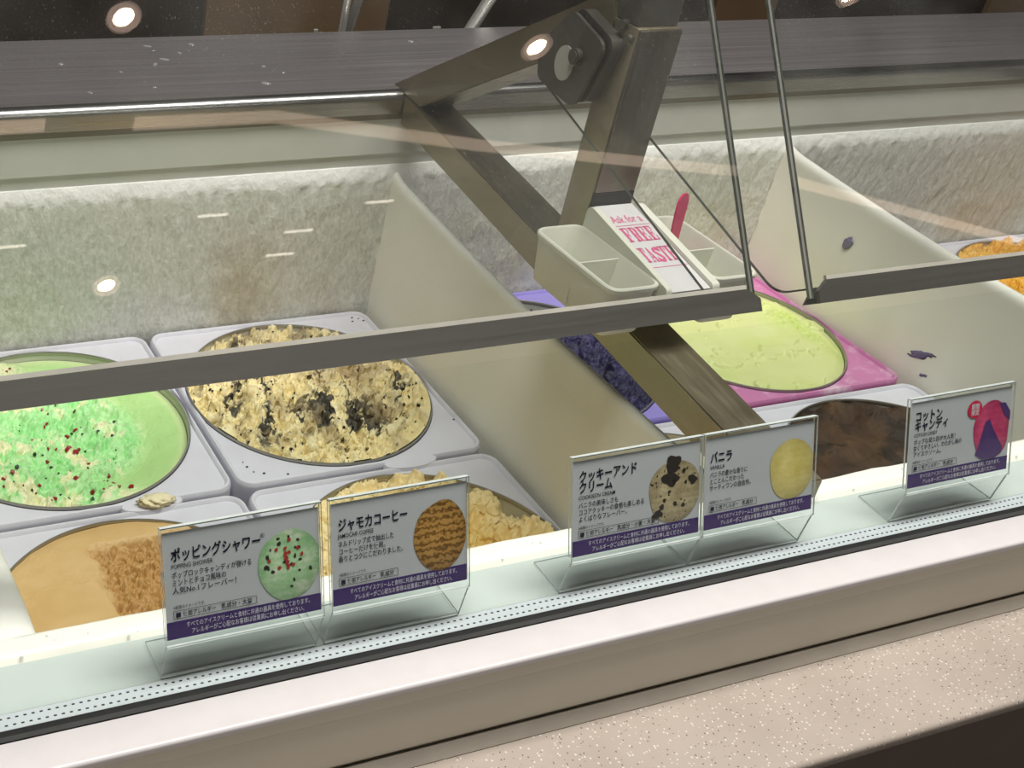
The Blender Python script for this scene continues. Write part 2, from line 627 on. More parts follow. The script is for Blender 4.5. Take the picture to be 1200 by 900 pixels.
# steel top with a rolled front rim
bm = bmesh.new()
pr = [(0.2575, 0.2225), (0.2565, 0.236)]
pr += [(0.2650 - 0.0085 * math.cos(a), 0.237 + 0.0075 * math.sin(a)) for a in np.linspace(0.1, PI / 2 + 0.6, 9)]
pr += [(0.275, 0.2375), (0.455, 0.2365), (0.4575, 0.2345), (0.4575, 0.19), (0.30, 0.19), (0.285, 0.2225)]
prism(bm, pr, XA, XB)
finish('steel_top', bm, M['steel_rim'], cab, True)
bm = bmesh.new()
prism(bm, [(0.279, 0.2372), (0.454, 0.2372), (0.454, 0.2378), (0.279, 0.2378)], XA, XB)
o = finish('steel_deck', bm, M['steel'], cab)
tag(o, 'dull brushed steel deck behind the rolled rim')
# water drops on the deck
bm = bmesh.new()
rng = random.Random(4)
for i in range(14):
    x, y = rng.uniform(-0.1, 0.38), rng.uniform(0.30, 0.44)
    r = rng.uniform(0.0012, 0.0032)
    m_ = Matrix.Translation((x, y, 0.2378)) @ Matrix.Rotation(rng.uniform(0, 3), 4, 'Z') @ Matrix.Diagonal((r * rng.uniform(1, 2.2), r, r * 0.35, 1))
    bmesh.ops.create_icosphere(bm, subdivisions=2, radius=1.0, matrix=m_)
tw = glass_mat('water_film', (0.97, 0.97, 0.97, 1), 0, 0.25, 0.06)
o = finish('water_drops', bm, tw, cab, True); tag(o, kind='stuff')

# liner floor and front liner with a rolled lip, ledge
bm = bmesh.new(); box(bm, (XA, -0.27, -0.30), (XB, 0.27, -0.29)); finish('well_floor', bm, M['well'], cab)
nx = 300
xs = np.linspace(XA, XB, nx)
pr = [(-0.262, -0.29), (-0.262, 0.06), (-0.262, 0.145)]
pr += [(-0.2675 + 0.0055 * math.cos(a), 0.1515 + 0.0065 * math.sin(a)) for a in np.linspace(0.2, PI / 2, 6)]
pr += [(-0.272, 0.1582), (-0.2765, 0.1582), (-0.2795, 0.1570), (-0.2815, 0.1545), (-0.2835, 0.1535)]
P = np.array(pr)
X, I = np.meshgrid(xs, np.arange(len(P)))
Z = P[I, 1] + 0.0009 * fbm(X, I * 0.01, 40, 3, 3) * (I > 3) * (I < 12)
Y = P[I, 0] + 0.0010 * fbm(X, I * 0.01, 26, 3, 8) * (I > 2)
bm = bmesh.new()
V = [[bm.verts.new((X[j, i], Y[j, i], Z[j, i])) for i in range(nx)] for j in range(len(P))]
for j in range(len(P) - 1):
    for i in range(nx - 1):
        bm.faces.new((V[j][i], V[j][i + 1], V[j + 1][i + 1], V[j + 1][i]))
o = finish('front_liner_lip', bm, M['divider'], cab, 'full')
at = o.data.attributes.new('top', 'FLOAT', 'POINT')
at.data.foreach_set('value', (0.35 * sm(0.12, 0.155, Z)).ravel())
bm = bmesh.new()
rng = random.Random(8)
for i in range(420):
    x, y = rng.uniform(-0.35, 0.75), -0.2645 - abs(rng.gauss(0, 0.008))
    if y < -0.2815: continue
    r = rng.uniform(0.0005, 0.0014)
    zz = 0.1575 if y < -0.268 else 0.1555
    bmesh.ops.create_icosphere(bm, subdivisions=1, radius=1.0, matrix=Matrix.Translation((x, y, zz)) @ Matrix.Diagonal((r, r, r * 0.5, 1)))
o = finish('meltwater_drops', bm, tw, cab, True); tag(o, kind='stuff')
bm = bmesh.new(); box(bm, (XA, -0.3138, 0.10), (XB, -0.2825, 0.1555)); finish('front_ledge', bm, M['ledge'], cab)

# dividers
def divider(x0, x1, flare=0.0):
    ny = 70
    ys = np.linspace(-0.262, 0.2575, ny)
    w = x1 - x0
    bm = bmesh.new()
    rows, tops = [], []
    for y in ys:
        zt = 0.139 + 0.016 * (max(0, (y + 0.05)) / 0.3) ** 1.6
        if y > 0.235:
            zt += 0.004 * ((y - 0.235) / 0.0225) ** 2
        step = 0.076 if y > 0.0 else 0.076 + 0.30 * y * (1 if y > -0.15 else 1)
        step = 0.074 - 0.34 * max(0, -(y - 0.03)) + 0.02 * max(0, y - 0.03)
        r = min(w * 0.5, 0.0052)
        pr = [(x0 - 0.0012, -0.12), (x0 - 0.0012, step - 0.001), (x0, step + 0.0015), (x0, zt - r * 2.2)]
        pr += [(x0 + w * 0.5 - w * 0.5 * math.cos(a), zt - r * 2.2 + 2.2 * r * math.sin(a) ** 0.7) for a in np.linspace(0.12, PI - 0.12, 13)]
        pr += [(x1, zt - r * 2.2), (x1, -0.12)]
        fl = flare * max(0.0, min(1.0, (-0.10 - y) / 0.12))
        rows.append([bm.verts.new((px + (fl * max(0, min(1, (pz - 0.02) / 0.08)) if px > x0 + r else 0), y, pz)) for px, pz in pr])
        tops += [max(0, min(1, 1 - (zt - pz) / 0.03)) for px, pz in pr]
    for a, b in zip(rows, rows[1:]):
        for k in range(len(a) - 1):
            bm.faces.new((a[k], a[k + 1], b[k + 1], b[k]))
    bm.faces.new(rows[0]); bm.faces.new(rows[-1][::-1])
    o = finish('compartment_divider', bm, M['divider'], cab, True)
    at = o.data.attributes.new('top', 'FLOAT', 'POINT')
    at.data.foreach_set('value', np.array(tops) * 0.7)
    return o


tag(divider(-0.3000, -0.2460, 0.006), 'frosted white divider at the left edge of the picture')
divider(0.2540, 0.2628)
d2 = divider(0.7665, 0.7785)
divider(1.285, 1.295)

SMEARS = ((0.0, 0.033, 0.013, 0.0045), (0.132, 0.096, 0.006, 0.007), (-0.011, 0.015, 0.004, 0.0016))
for y_, z_, ry, rz in SMEARS:
    bm = bmesh.new()
    bmesh.ops.create_icosphere(bm, subdivisions=3, radius=1.0)
    P = np.array([v.co[:] for v in bm.verts])
    k = 1 + 0.9 * fbm(P[:, 1] * 1.3 + y_ * 50, P[:, 2] * 1.3, 1.7, 3, 5)
    for v, s_ in zip(bm.verts, k):
        v.co = Vector((0.7652 + v.co.x * 0.0006, y_ + v.co.y * ry * s_, z_ + v.co.z * rz * s_ - v.co.y * ry * 0.5))
    o = finish('ice_cream_smear', bm, plain('purple_smear', S(112, 104, 138), 0.5), cab, 'full')
    tag(o, 'dried purple smear of ice cream on the divider')
# gasket, sill, front panel, cove
bm = bmesh.new(); prism(bm, [(-0.3270, 0.10), (-0.3310, 0.10), (-0.3310, 0.1590), (-0.3270, 0.1585)], XA, XB); finish('black_gasket', bm, M['black_rubber'], cab)
bm = bmesh.new(); prism(bm, [(-0.3310, 0.10), (-0.3350, 0.10), (-0.3350, 0.1600), (-0.3310, 0.1590)], XA, XB); finish('grey_gasket', bm, M['grey_gasket'], cab)
bm = bmesh.new(); prism(bm, [(-0.3350, 0.10), (-0.3362, 0.10), (-0.3362, 0.1590), (-0.3350, 0.1590)], XA, XB); finish('gasket_joint', bm, M['black_rubber'], cab)
bm = bmesh.new()
pr = rounded([(-0.3362, 0.12), (-0.3362, 0.1606), (-0.3585, 0.1606), (-0.3585, 0.1555), (-0.354, 0.1555), (-0.354, 0.12)], [0, 0.0006, 0.0042, 0.001, 0, 0], 6)
prism(bm, pr, XA, XB); finish('white_sill', bm, M['sill_white'], cab, True)
bm = bmesh.new()
prism(bm, rounded([(-0.34, 0.145), (-0.3572, 0.1462), (-0.3572, 0.1069), (-0.34, 0.1069)], [0, 0.0008, 0.0008, 0], 3), XA, XB); finish('front_panel', bm, M['panel_cream'], cab, True)
bm = bmesh.new()
prism(bm, rounded([(-0.3545, 0.1556), (-0.3582, 0.1556), (-0.3582, 0.1468), (-0.3545, 0.1468)], [0, 0, 0.0008, 0], 3), XA, XB); finish('shaded_sill_face', bm, M['panel_cream'], cab, True)  # cream colour stands in for shade on the sill's upright face
bm = bmesh.new(); box(bm, (XA, -0.352, 0.1055), (XB, -0.34, 0.1085)); finish('panel_joint', bm, M['black_rubber'], cab)
bm = bmesh.new(); box(bm, (XA, -0.355, FLOOR_Z), (XB, -0.3350, 0.106)); box(bm, (XA, 0.29, FLOOR_Z), (XB, 0.455, 0.19)); finish('cabinet_body', bm, M['panel_cream'], cab)
bm = bmesh.new()
prism(bm, [(-0.352, 0.099), (-0.3588, 0.1062), (-0.3600, 0.1062), (-0.3650, 0.1005), (-0.3650, 0.099)], XA, XB); finish('cove_strip', bm, M['cove'], cab, True)

# speckled shelf in front
sh = empty('counter_shelf', 'speckled beige stone shelf along the front of the cabinet', 'counter', (0.5, -0.39, 0.08))
bm = bmesh.new()
prism(bm, rounded([(-0.3652, 0.100), (-0.3652, 0.090), (-0.429, 0.090), (-0.429, 0.100)], [0, 0, 0.003, 0.004], 4), XA, XB)
finish('shelf_top', bm, M['counter'], sh, True)
bm = bmesh.new(); box(bm, (XA, -0.420, FLOOR_Z), (XB, -0.410, 0.0902)); finish('skirt_panel', bm, M['taupe'], sh)

# ------------------------------------------------------------------ tubs and collars
HX, HY, RH = 0.1218, 0.1255, 0.1186


def make_collar(name, mat, cx, cy, label, dz=0.0, group=None):
    t = empty(name, label, 'tub collar', (cx, cy, dz - 0.03), group)
    n = 16
    pts = []
    rc = 0.016
    for qx, qy, a0 in ((1, 1, 0), (-1, 1, PI / 2), (-1, -1, PI), (1, -1, 1.5 * PI)):
        for k in range(n + 1):
            a = a0 + (PI / 2) * k / n
            pts.append((qx * (1 - rc / HX), qy * (1 - rc / HY), math.cos(a), math.sin(a)))
    full = []
    # straight runs subdivided so that the round hole stays smooth
    def rect(inset):
        base = [(px * HX + (rc - inset) * c, py * HY + (rc - inset) * s) for px, py, c, s in pts]
        out = []
        m = len(base)
        for i in range(m):
            out.append(base[i])
            if i % (n + 1) == n:
                a, b = base[i], base[(i + 1) % m]
                for k in range(1, 24):
                    out.append((a[0] + (b[0] - a[0]) * k / 24, a[1] + (b[1] - a[1]) * k / 24))
        return out
    ref = rect(0.0)
    ang = [math.atan2(y, x) for x, y in ref]
    def circ(r):
        return [(r * math.cos(a), r * math.sin(a)) for a in ang]
    def bead(inset):
        out = []
        for (x, y), a in zip(rect(inset), ang):
            r, lim = math.hypot(x, y), RH + 0.0010 + (0.0055 - inset) * 0.25
            out.append((x, y) if r > lim else (lim * math.cos(a), lim * math.sin(a)))
        return out
    rings = [(circ(RH), -0.012), (circ(RH), 0.0002), (circ(RH + 0.0006), 0.0008), (bead(0.0056), 0.0008), (bead(0.0048), 0.0028), (bead(0.0034), 0.0040), (rect(0.0018), 0.0036),
             (rect(0.0004), 0.0014), (rect(0.0), -0.0010), (rect(0.0), -0.030)]
    bm = bmesh.new()
    R = [[bm.verts.new((cx + x, cy + y, dz + z)) for x, y in ring] for ring, z in rings]
    m = len(ref)
    for a, b in zip(R, R[1:]):
        for k in range(m):
            bm.faces.new((a[k], a[(k + 1) % m], b[(k + 1) % m], b[k]))
    finish('collar_plate', bm, mat, t, True)
    return t


def tab(t, mat, px, py, dz, blob=None):
    """finger tab at the front edge of a collar"""
    bm = bmesh.new()
    n = 20
    c0 = bm.verts.new((px, py, dz + 0.006))
    ring = [bm.verts.new((px + 0.026 * math.cos(2 * PI * k / n), py + 0.0085 * math.sin(2 * PI * k / n), dz + 0.0045)) for k in range(n)]
    low = [bm.verts.new((px + 0.027 * math.cos(2 * PI * k / n), py + 0.0095 * math.sin(2 * PI * k / n), dz + 0.0005)) for k in range(n)]
    for k in range(n):
        bm.faces.new((c0, ring[k], ring[(k + 1) % n]))
        bm.faces.new((ring[k], low[k], low[(k + 1) % n], ring[(k + 1) % n]))
    finish('finger_tab', bm, mat, t, True)


N = 250
_g = np.linspace(-1, 1, N)
_a, _b = np.meshgrid(_g, _g)
DX = _a * np.sqrt(1 - _b * _b / 2)
DY = _b * np.sqrt(1 - _a * _a / 2)


def make_tub(label, cx, cy, mat, fn, ice_label, jitter=0.0015, dz=0.0):
    t = empty('ice_cream_tub', label, 'ice cream tub', (cx, cy, dz - 0.20))
    bm = bmesh.new()
    lathe(bm, [(0.1170, -0.001), (0.1166, -0.03), (0.113, -0.199), (0.0, -0.20)], cx, cy, 72)
    bmesh.ops.translate(bm, verts=bm.verts[:], vec=(0, 0, dz))
    bmesh.ops.remove_doubles(bm, verts=bm.verts[:], dist=1e-5)
    finish('carton', bm, M['carton'], t, True)
    bm = bmesh.new()
    lathe(bm, [(0.1172 + 0.0009 * math.cos(a), dz + 0.0012 + 0.0022 * math.sin(a)) for a in np.linspace(0, 2 * PI, 11)], cx, cy, 96)
    bmesh.ops.remove_doubles(bm, verts=bm.verts[:], dist=1e-6)
    finish('rim', bm, M['tub_rim'], t, True)
    R = 0.1162
    x, y = DX * R, DY * R
    res = fn(x, y)
    z, masks = res[0], res[1:]
    ja, jb = fbm(x, y, 110, 3, 71), fbm(x, y, 110, 3, 91)
    jm = jitter * (1 - sm(0.100, 0.113, np.hypot(x, y))) if not isinstance(jitter, np.ndarray) else jitter
    xx, yy = x + ja * jm * 1.8, y + jb * jm * 1.8
    me = bpy.data.meshes.new('ice_cream')
    verts = np.stack([xx, yy, z + dz + 0.20 - dz], -1).reshape(-1, 3)
    idx = np.arange(N * N).reshape(N, N)
    faces = np.stack([idx[:-1, :-1], idx[:-1, 1:], idx[1:, 1:], idx[1:, :-1]], -1).reshape(-1, 4)
    me.from_pydata(verts.tolist(), [], faces.tolist())
    me.materials.append(mat)
    me.polygons.foreach_set('use_smooth', [True] * len(me.polygons))
    for nm, mk in zip(('mask', 'mask2'), masks):
        at = me.attributes.new(nm, 'FLOAT', 'POINT')
        at.data.foreach_set('value', np.clip(mk, 0, 1).astype(np.float32).ravel())
    o = bpy.data.objects.new('ice_cream', me)
    COL.objects.link(o)
    o.parent = t
    o['label'] = ice_label
    OFF[o.name] = Vector((cx, cy, dz - 0.20))
    return t, o, (xx, yy, z)


def chips(name, parent, surf, cx, cy, mat, n, seed, r0, r1, where=None, label=None):
    rng = random.Random(seed)
    xx, yy, z = surf
    bm = bmesh.new()
    c = 0
    for _ in range(n * 40):
        if c >= n:
            break
        i, j = rng.randrange(4, N - 4), rng.randrange(4, N - 4)
        x, y = xx[i, j], yy[i, j]
        if math.hypot(x, y) > 0.108 or (where and not where(x, y, rng)):
            continue
        r = rng.uniform(r0, r1)
        m_ = Matrix.Translation((cx + x, cy + y, z[i, j] + r * 0.25)) @ Matrix.Rotation(rng.uniform(0, 6), 4, (rng.random(), rng.random(), rng.random() + .1)) \
            @ Matrix.Diagonal((r, r * rng.uniform(0.5, 1), r * rng.uniform(0.5, 0.9), 1))
        g = bmesh.ops.create_icosphere(bm, subdivisions=1, radius=1.0, matrix=m_)
        for v in g['verts']:
            v.co += Vector((rng.uniform(-1, 1), rng.uniform(-1, 1), rng.uniform(-1, 1))) * r * 0.22
        c += 1
    o = finish(name, bm, mat, parent)
    tag(o, label, kind='stuff')
    return o


def hyp(x, y):
    return np.hypot(x, y)


def f_mint(x, y):
    r = hyp(x, y)
    wall = sm(0.064, 0.086, r) * sm(-0.060, -0.005, 0.75 * x + 0.6 * y)           # smooth scraped back and right side
    rough = 1 - wall
    z = -0.024 + 0.016 * sm(0.05, 0.108, r)
    u, v = x * 0.8 + y * 0.6, y * 0.8 - x * 0.6
    z += rough * (0.013 * fbm(x, y, 20, 4, 3) + 0.010 * ridge(u * 0.5, v, 52, 5, 8) + 0.005 * fbm(u * 0.6, v, 170, 3, 18, 0.75) + 0.004)
    z += 0.014 * np.exp(-(((x + 0.055) / 0.03) ** 2 + ((y + 0.03) / 0.035) ** 2))
    lump = np.exp(-(((x + 0.028) / 0.022) ** 2 + ((y - 0.088) / 0.02) ** 2))
    z += lump * (0.018 + 0.01 * fbm(x, y, 70, 3, 12))
    z += wall * 0.0015 * fbm(x, y, 40, 2, 6)
    e = sm(0.102, 0.1150, r)
    z = z * (1 - e) + e * np.clip(z, -0.0065, 0.002)
    cream = sm(0.11, 0.26, fbm(x, y, 26, 5, 40, 0.7)) * rough * 0.95 + lump * 0.9 + sm(0.106, 0.113, r) * 0.35
    return z, wall, cream


def f_cookie(x, y):
    r = hyp(x, y)
    u, v = x * 0.96 - y * 0.28, x * 0.28 + y * 0.96                             # scoop furrows run front to back
    z = -0.006 + 0.012 * fbm(x, y, 14, 3, 21) + 0.010 * ridge(u * 1.5, v * 0.5, 24, 4, 23) + 0.009 * fbm(x, y, 80, 5, 25, 0.75)
    z += 0.008 * sm(0.02, 0.10, x - 0.25 * y) - 0.004 * sm(0.05, 0.11, y)
    pit = np.exp(-(((x - 0.055) / 0.016) ** 2 + ((y + 0.005) / 0.045) ** 2))
    z -= 0.012 * pit
    e = sm(0.100, 0.1162, r)
    z = z * (1 - e) + e * np.clip(z, -0.006, 0.004)
    big = fbm(u * 1.7, v * 0.5, 30, 2, 54) + 0.14 * pit
    st = sm(0.00, 0.10, big - 0.19 + 0.42 * fbm(x, y, 120, 4, 58, 0.8)) * sm(-0.04, 0.10, big) * 0.95 * sm(0.116, 0.095, r)
    st = np.maximum(st, sm(0.05, 0.10, fbm(x, y, 150, 2, 59) - 0.42))
    lo = sm(0.06, 0.30, fbm(x, y, 26, 3, 61)) * 0.55 + 0.5 * pit + 0.5 * sm(0.080, 0.112, y + 0.1 * x) * sm(0.0, 0.3, 0.15 + fbm(x, y, 40, 2, 63))
    return z, st, lo


def f_coffee(x, y):
    r = hyp(x, y)
    z = 0.001 + 0.002 * fbm(x, y, 12, 3, 31) + 0.0018 * ridge(x, y, 36, 3, 32) * sm(0.0, 0.2, fbm(x, y, 18, 2, 39) + 0.02)
    sc = sm(-0.022, -0.012, x + 0.006 * fbm(x, y, 50, 2, 33)) * sm(0.082, 0.060, x) * sm(0.098, 0.085, y) * sm(-0.07, -0.05, y)
    z += sc * (-0.009 + 0.004 * ridge(x, y * 1.3, 75, 4, 36) + 0.006 * fbm(x, y, 170, 4, 37, 0.7))
    z -= 0.0008 * sm(0.108, 0.1162, r)
    return z, sc * 0.7


def f_butter(x, y):
    r = hyp(x, y)
    z = -0.014 + 0.012 * fbm(x, y, 16, 4, 81) + 0.006 * ridge(x, y, 44, 4, 82) + 0.005 * fbm(x, y, 120, 4, 88, 0.7)
    edge = sm(0.075, 0.100, r)
    z += edge * (0.014 + 0.008 * fbm(x, y, 60, 3, 84)) * sm(-0.35, 0.25, fbm(x, y, 30, 2, 85) + 0.12 + (x < -0.03) * 0.15)
    return z, edge * 0.7


def f_lime(x, y):
    r = hyp(x, y)
    z = 0.001 + 0.004 * fbm(x, y, 9, 3, 101) * (1 - sm(0.08, 0.116, r)) - 0.003 * sm(0.104, 0.1162, r)
    b = sm(0.20, 0.38, fbm(x, y, 30, 3, 104))
    z += 0.003 * b
    rt = np.exp(-(((x - 0.085) / 0.014) ** 2 + ((y + 0.005) / 0.05) ** 2))
    z += rt * (0.006 * ridge(x, y, 60, 3, 107) - 0.001)
    return z, rt * 0.7 + 0.25 * sm(0.0, 0.4, fbm(x, y, 22, 2, 109))


def f_choc(x, y):
    r = hyp(x, y)
    d = hyp(x + 0.03, y + 0.08)
    z = -0.008 + 0.005 * fbm(x, y, 14, 4, 121) + 0.0022 * np.sin(d * 150 + 5 * fbm(x, y, 14, 2, 123)) * sm(0.02, 0.06, d)
    z += 0.011 * sm(0.092, 0.110, r) * (0.7 + 0.6 * fbm(x, y, 40, 3, 125))
    return z, sm(0.0, 0.35, fbm(x, y, 26, 3, 127))


def f_purple(x, y):
    return (-0.012 + 0.014 * fbm(x, y, 20, 4, 141) + 0.010 * ridge(x, y, 52, 4, 142),)


def f_plain(x, y):
    return (-0.014 + 0.008 * fbm(x, y, 16, 4, 161) + 0.004 * ridge(x, y, 50, 3, 163),)


C1, C2, C3, C4, C6 = -0.1235, 0.1235, 0.3885, 0.6390, 1.1560
RB, RF = 0.1278, -0.1288
DROP = -0.0
c = make_collar('tub_collar', M['frame_white'], C1, RB, 'white square collar around the mint green tub')
tab(c, M['frame_white'], C1 + 0.045, RB - HY - 0.003, 0)
c = make_collar('tub_collar', M['frame_white'], C2, RB, 'white square collar around the cookie-flecked cream tub')
tab(c, M['frame_white'], C2 + 0.04, RB - HY - 0.003, 0)
make_collar('tub_collar', M['frame_white'], C1, RF, 'white square collar around the tan coffee tub')
make_collar('tub_collar', M['frame_white'], C2, RF, 'white square collar around the butter yellow tub behind the coffee sign')
make_collar('tub_collar', M['frame_lilac'], C3, RB, 'lilac collar around the deep purple tub')
make_collar('tub_collar', M['frame_white'], C3, RF, 'frosty white collar beneath the steel support tube')
make_collar('tub_collar', M['frame_pink'], C4, RB, 'pink magenta collar around the lime green tub')
make_collar('tub_collar', M['frame_white'], C4, RF, 'white collar around the dark chocolate tub')
make_collar('tub_collar', M['frame_white'], C6, RB, 'white collar around the golden yellow tub at the far right')

t, ice, sf = make_tub('tub of mint green ice cream with red and dark chips', C1, RB, M['mint'], f_mint, 'mint green scooped ice cream')
rough_ok = lambda x, y, rng: (0.75 * x + 0.6 * y < -0.02) or math.hypot(x, y) < 0.06 or math.hypot(x + 0.028, y - 0.088) < 0.022
chips('red_candy_chips', ice, sf, C1, RB, M['red_chip'], 60, 1, 0.0014, 0.0034, rough_ok, 'small dark red candy chips')
chips('dark_chips', ice, sf, C1, RB, M['dark_chip'], 80, 2, 0.0007, 0.0026, rough_ok, 'dark green-black chips')
t, ice, sf = make_tub('tub of cream ice cream full of black cookie crumbs', C2, RB, M['cookie'], f_cookie, 'pale cream ice cream with black cookie streaks', 0.003)
chips('cookie_crumbs', ice, sf, C2, RB, M['cookie_chip'], 200, 3, 0.0006, 0.0024, None, 'black cookie crumbs')
make_tub('tub of smooth tan coffee ice cream behind the mint sign', C1, RF, M['coffee'], f_coffee, 'tan ice cream with a rough scooped hollow', 0.0012)
make_tub('tub of butter yellow ice cream behind the coffee sign', C2, RF, M['butter'], f_butter, 'butter yellow crumbly ice cream', 0.003)
make_tub('tub of deep purple ice cream partly hidden by the sample box', C3, RB, M['purple'], f_purple, 'deep purple rough ice cream', 0.002)
make_tub('tub of pale ice cream beneath the steel support tube', C3, RF, M['vanilla'], f_plain, 'pale ice cream')
make_tub('tub of smooth lime green ice cream in a pink collar', C4, RB, M['lime'], f_lime, 'lime green smooth ice cream', 0.0012)
make_tub('tub of dark brown chocolate ice cream behind the vanilla sign', C4, RF, M['choc'], f_choc, 'dark brown chocolate ice cream', 0.0015)
make_tub('tub of golden yellow ice cream at the far right', C6, RB, M['gold'], f_butter, 'golden yellow ice cream', 0.002)

# crumbs scattered on the collar
bm = bmesh.new()
rng = random.Random(12)
for x, y in ((0.239, 0.051), (0.019, 0.030), (0.2375, 0.235), (0.022, 0.022), (0.018, 0.037), (0.234, 0.240), (0.166, 0.2495), (0.030, 0.018), (0.228, 0.243), (0.225, 0.236), (0.05, 0.012)):
    r = rng.uniform(0.0006, 0.0013)
    bmesh.ops.create_icosphere(bm, subdivisions=1, radius=1.0, matrix=Matrix.Translation((x, y, 0.0012)) @ Matrix.Diagonal((r * 1.3, r, r * 0.7, 1)))
tag(finish('cookie_crumbs', bm, M['cookie_chip'], None, False, (0.12, 0.13, 0.001)), 'tiny black crumbs scattered on the white collar of the cookie-flecked tub', 'crumbs', None, 'stuff')

# blob of pale mint that fell on a collar tab
bm = bmesh.new()
bmesh.ops.create_icosphere(bm, subdivisions=4, radius=1.0)
P = np.array([v.co[:] for v in bm.verts])
k = 1 + 0.55 * fbm(P[:, 0] * 1.2 + P[:, 2], P[:, 1] - P[:, 2], 1.9, 4, 5)
for v, s_ in zip(bm.verts, k):
    v.co = Vector((C1 + 0.047 + v.co.x * 0.0145 * s_, RB - HY - 0.005 + v.co.y * 0.0065 * s_, 0.0085 + v.co.z * 0.0048 * s_))
tag(finish('ice_cream_blob', bm, M['vanilla'], None, 'full', (C1 + 0.047, RB - HY - 0.005, 0.006)), 'small pale blob of ice cream fallen on the white collar tab', 'ice cream')

# ------------------------------------------------------------------ front insulated glass
fg = empty('front_glass', 'clear double front pane with a perforated silver spacer, behind the white sill', 'glass', (0.5, -0.32, 0.158))
for y in (-0.3145, -0.3263):
    bm = bmesh.new(); box(bm, (XA, y - 0.0006, 0.150), (XB, y + 0.0006, 0.3435)); finish('glass_pane', bm, M['glass_front'], fg)
bm = bmesh.new(); box(bm, (XA, -0.3256, 0.150), (XB, -0.3152, 0.1570))
sp = finish('spacer_bar', bm, brushed('spacer_aluminium', S(206, 214, 218), 0.3, (40, 40, 40), metal=0.1), fg)
bm = bmesh.new()
for row, y in ((0, -0.3182), (1, -0.3228)):
    x = -0.36 + 0.002 * row
    while x < 0.62:
        box(bm, (x, y - 0.0004, 0.1569), (x + 0.0016, y + 0.0004, 0.1572))
        x += 0.0042
o = finish('vent_slots', bm, M['black_rubber'], sp); tag(o, 'two rows of tiny dark slots', kind='stuff')
# ------------------------------------------------------------------ upper glass units
YT, ZT = -0.2135, 0.2755            # lower edge of the slanted panes
SL = Vector((0, 0.5812, 0.8137))    # direction up the slanted pane
NRM = Vector((0, -0.8137, 0.5812))


def slab(bm, quad, nrm, th, core=False, clear=()):
    a = [bm.verts.new(Vector(q) + nrm * th / 2) for q in quad]
    b = [bm.verts.new(Vector(q) - nrm * th / 2) for q in quad]
    n = len(a)
    bm.faces.new(a).material_index = 0
    bm.faces.new(b[::-1]).material_index = 0
    for i in range(n):
        j = (i + 1) % n
        if not core:
            bm.faces.new((a[i], b[i], b[j], a[j])).material_index = 0 if i - n in clear else 1
            continue
        prev = (a[i], a[j])
        for k, (f_, m_) in enumerate(((0.3, 1), (0.62, 2), (1.0, 1))):
            nx_ = (b[i], b[j]) if f_ == 1.0 else tuple(bm.verts.new(p.co.lerp(q.co, f_)) for p, q in ((a[i], b[i]), (a[j], b[j])))
            bm.faces.new((prev[0], nx_[0], nx_[1], prev[1])).material_index = m_
            prev = nx_


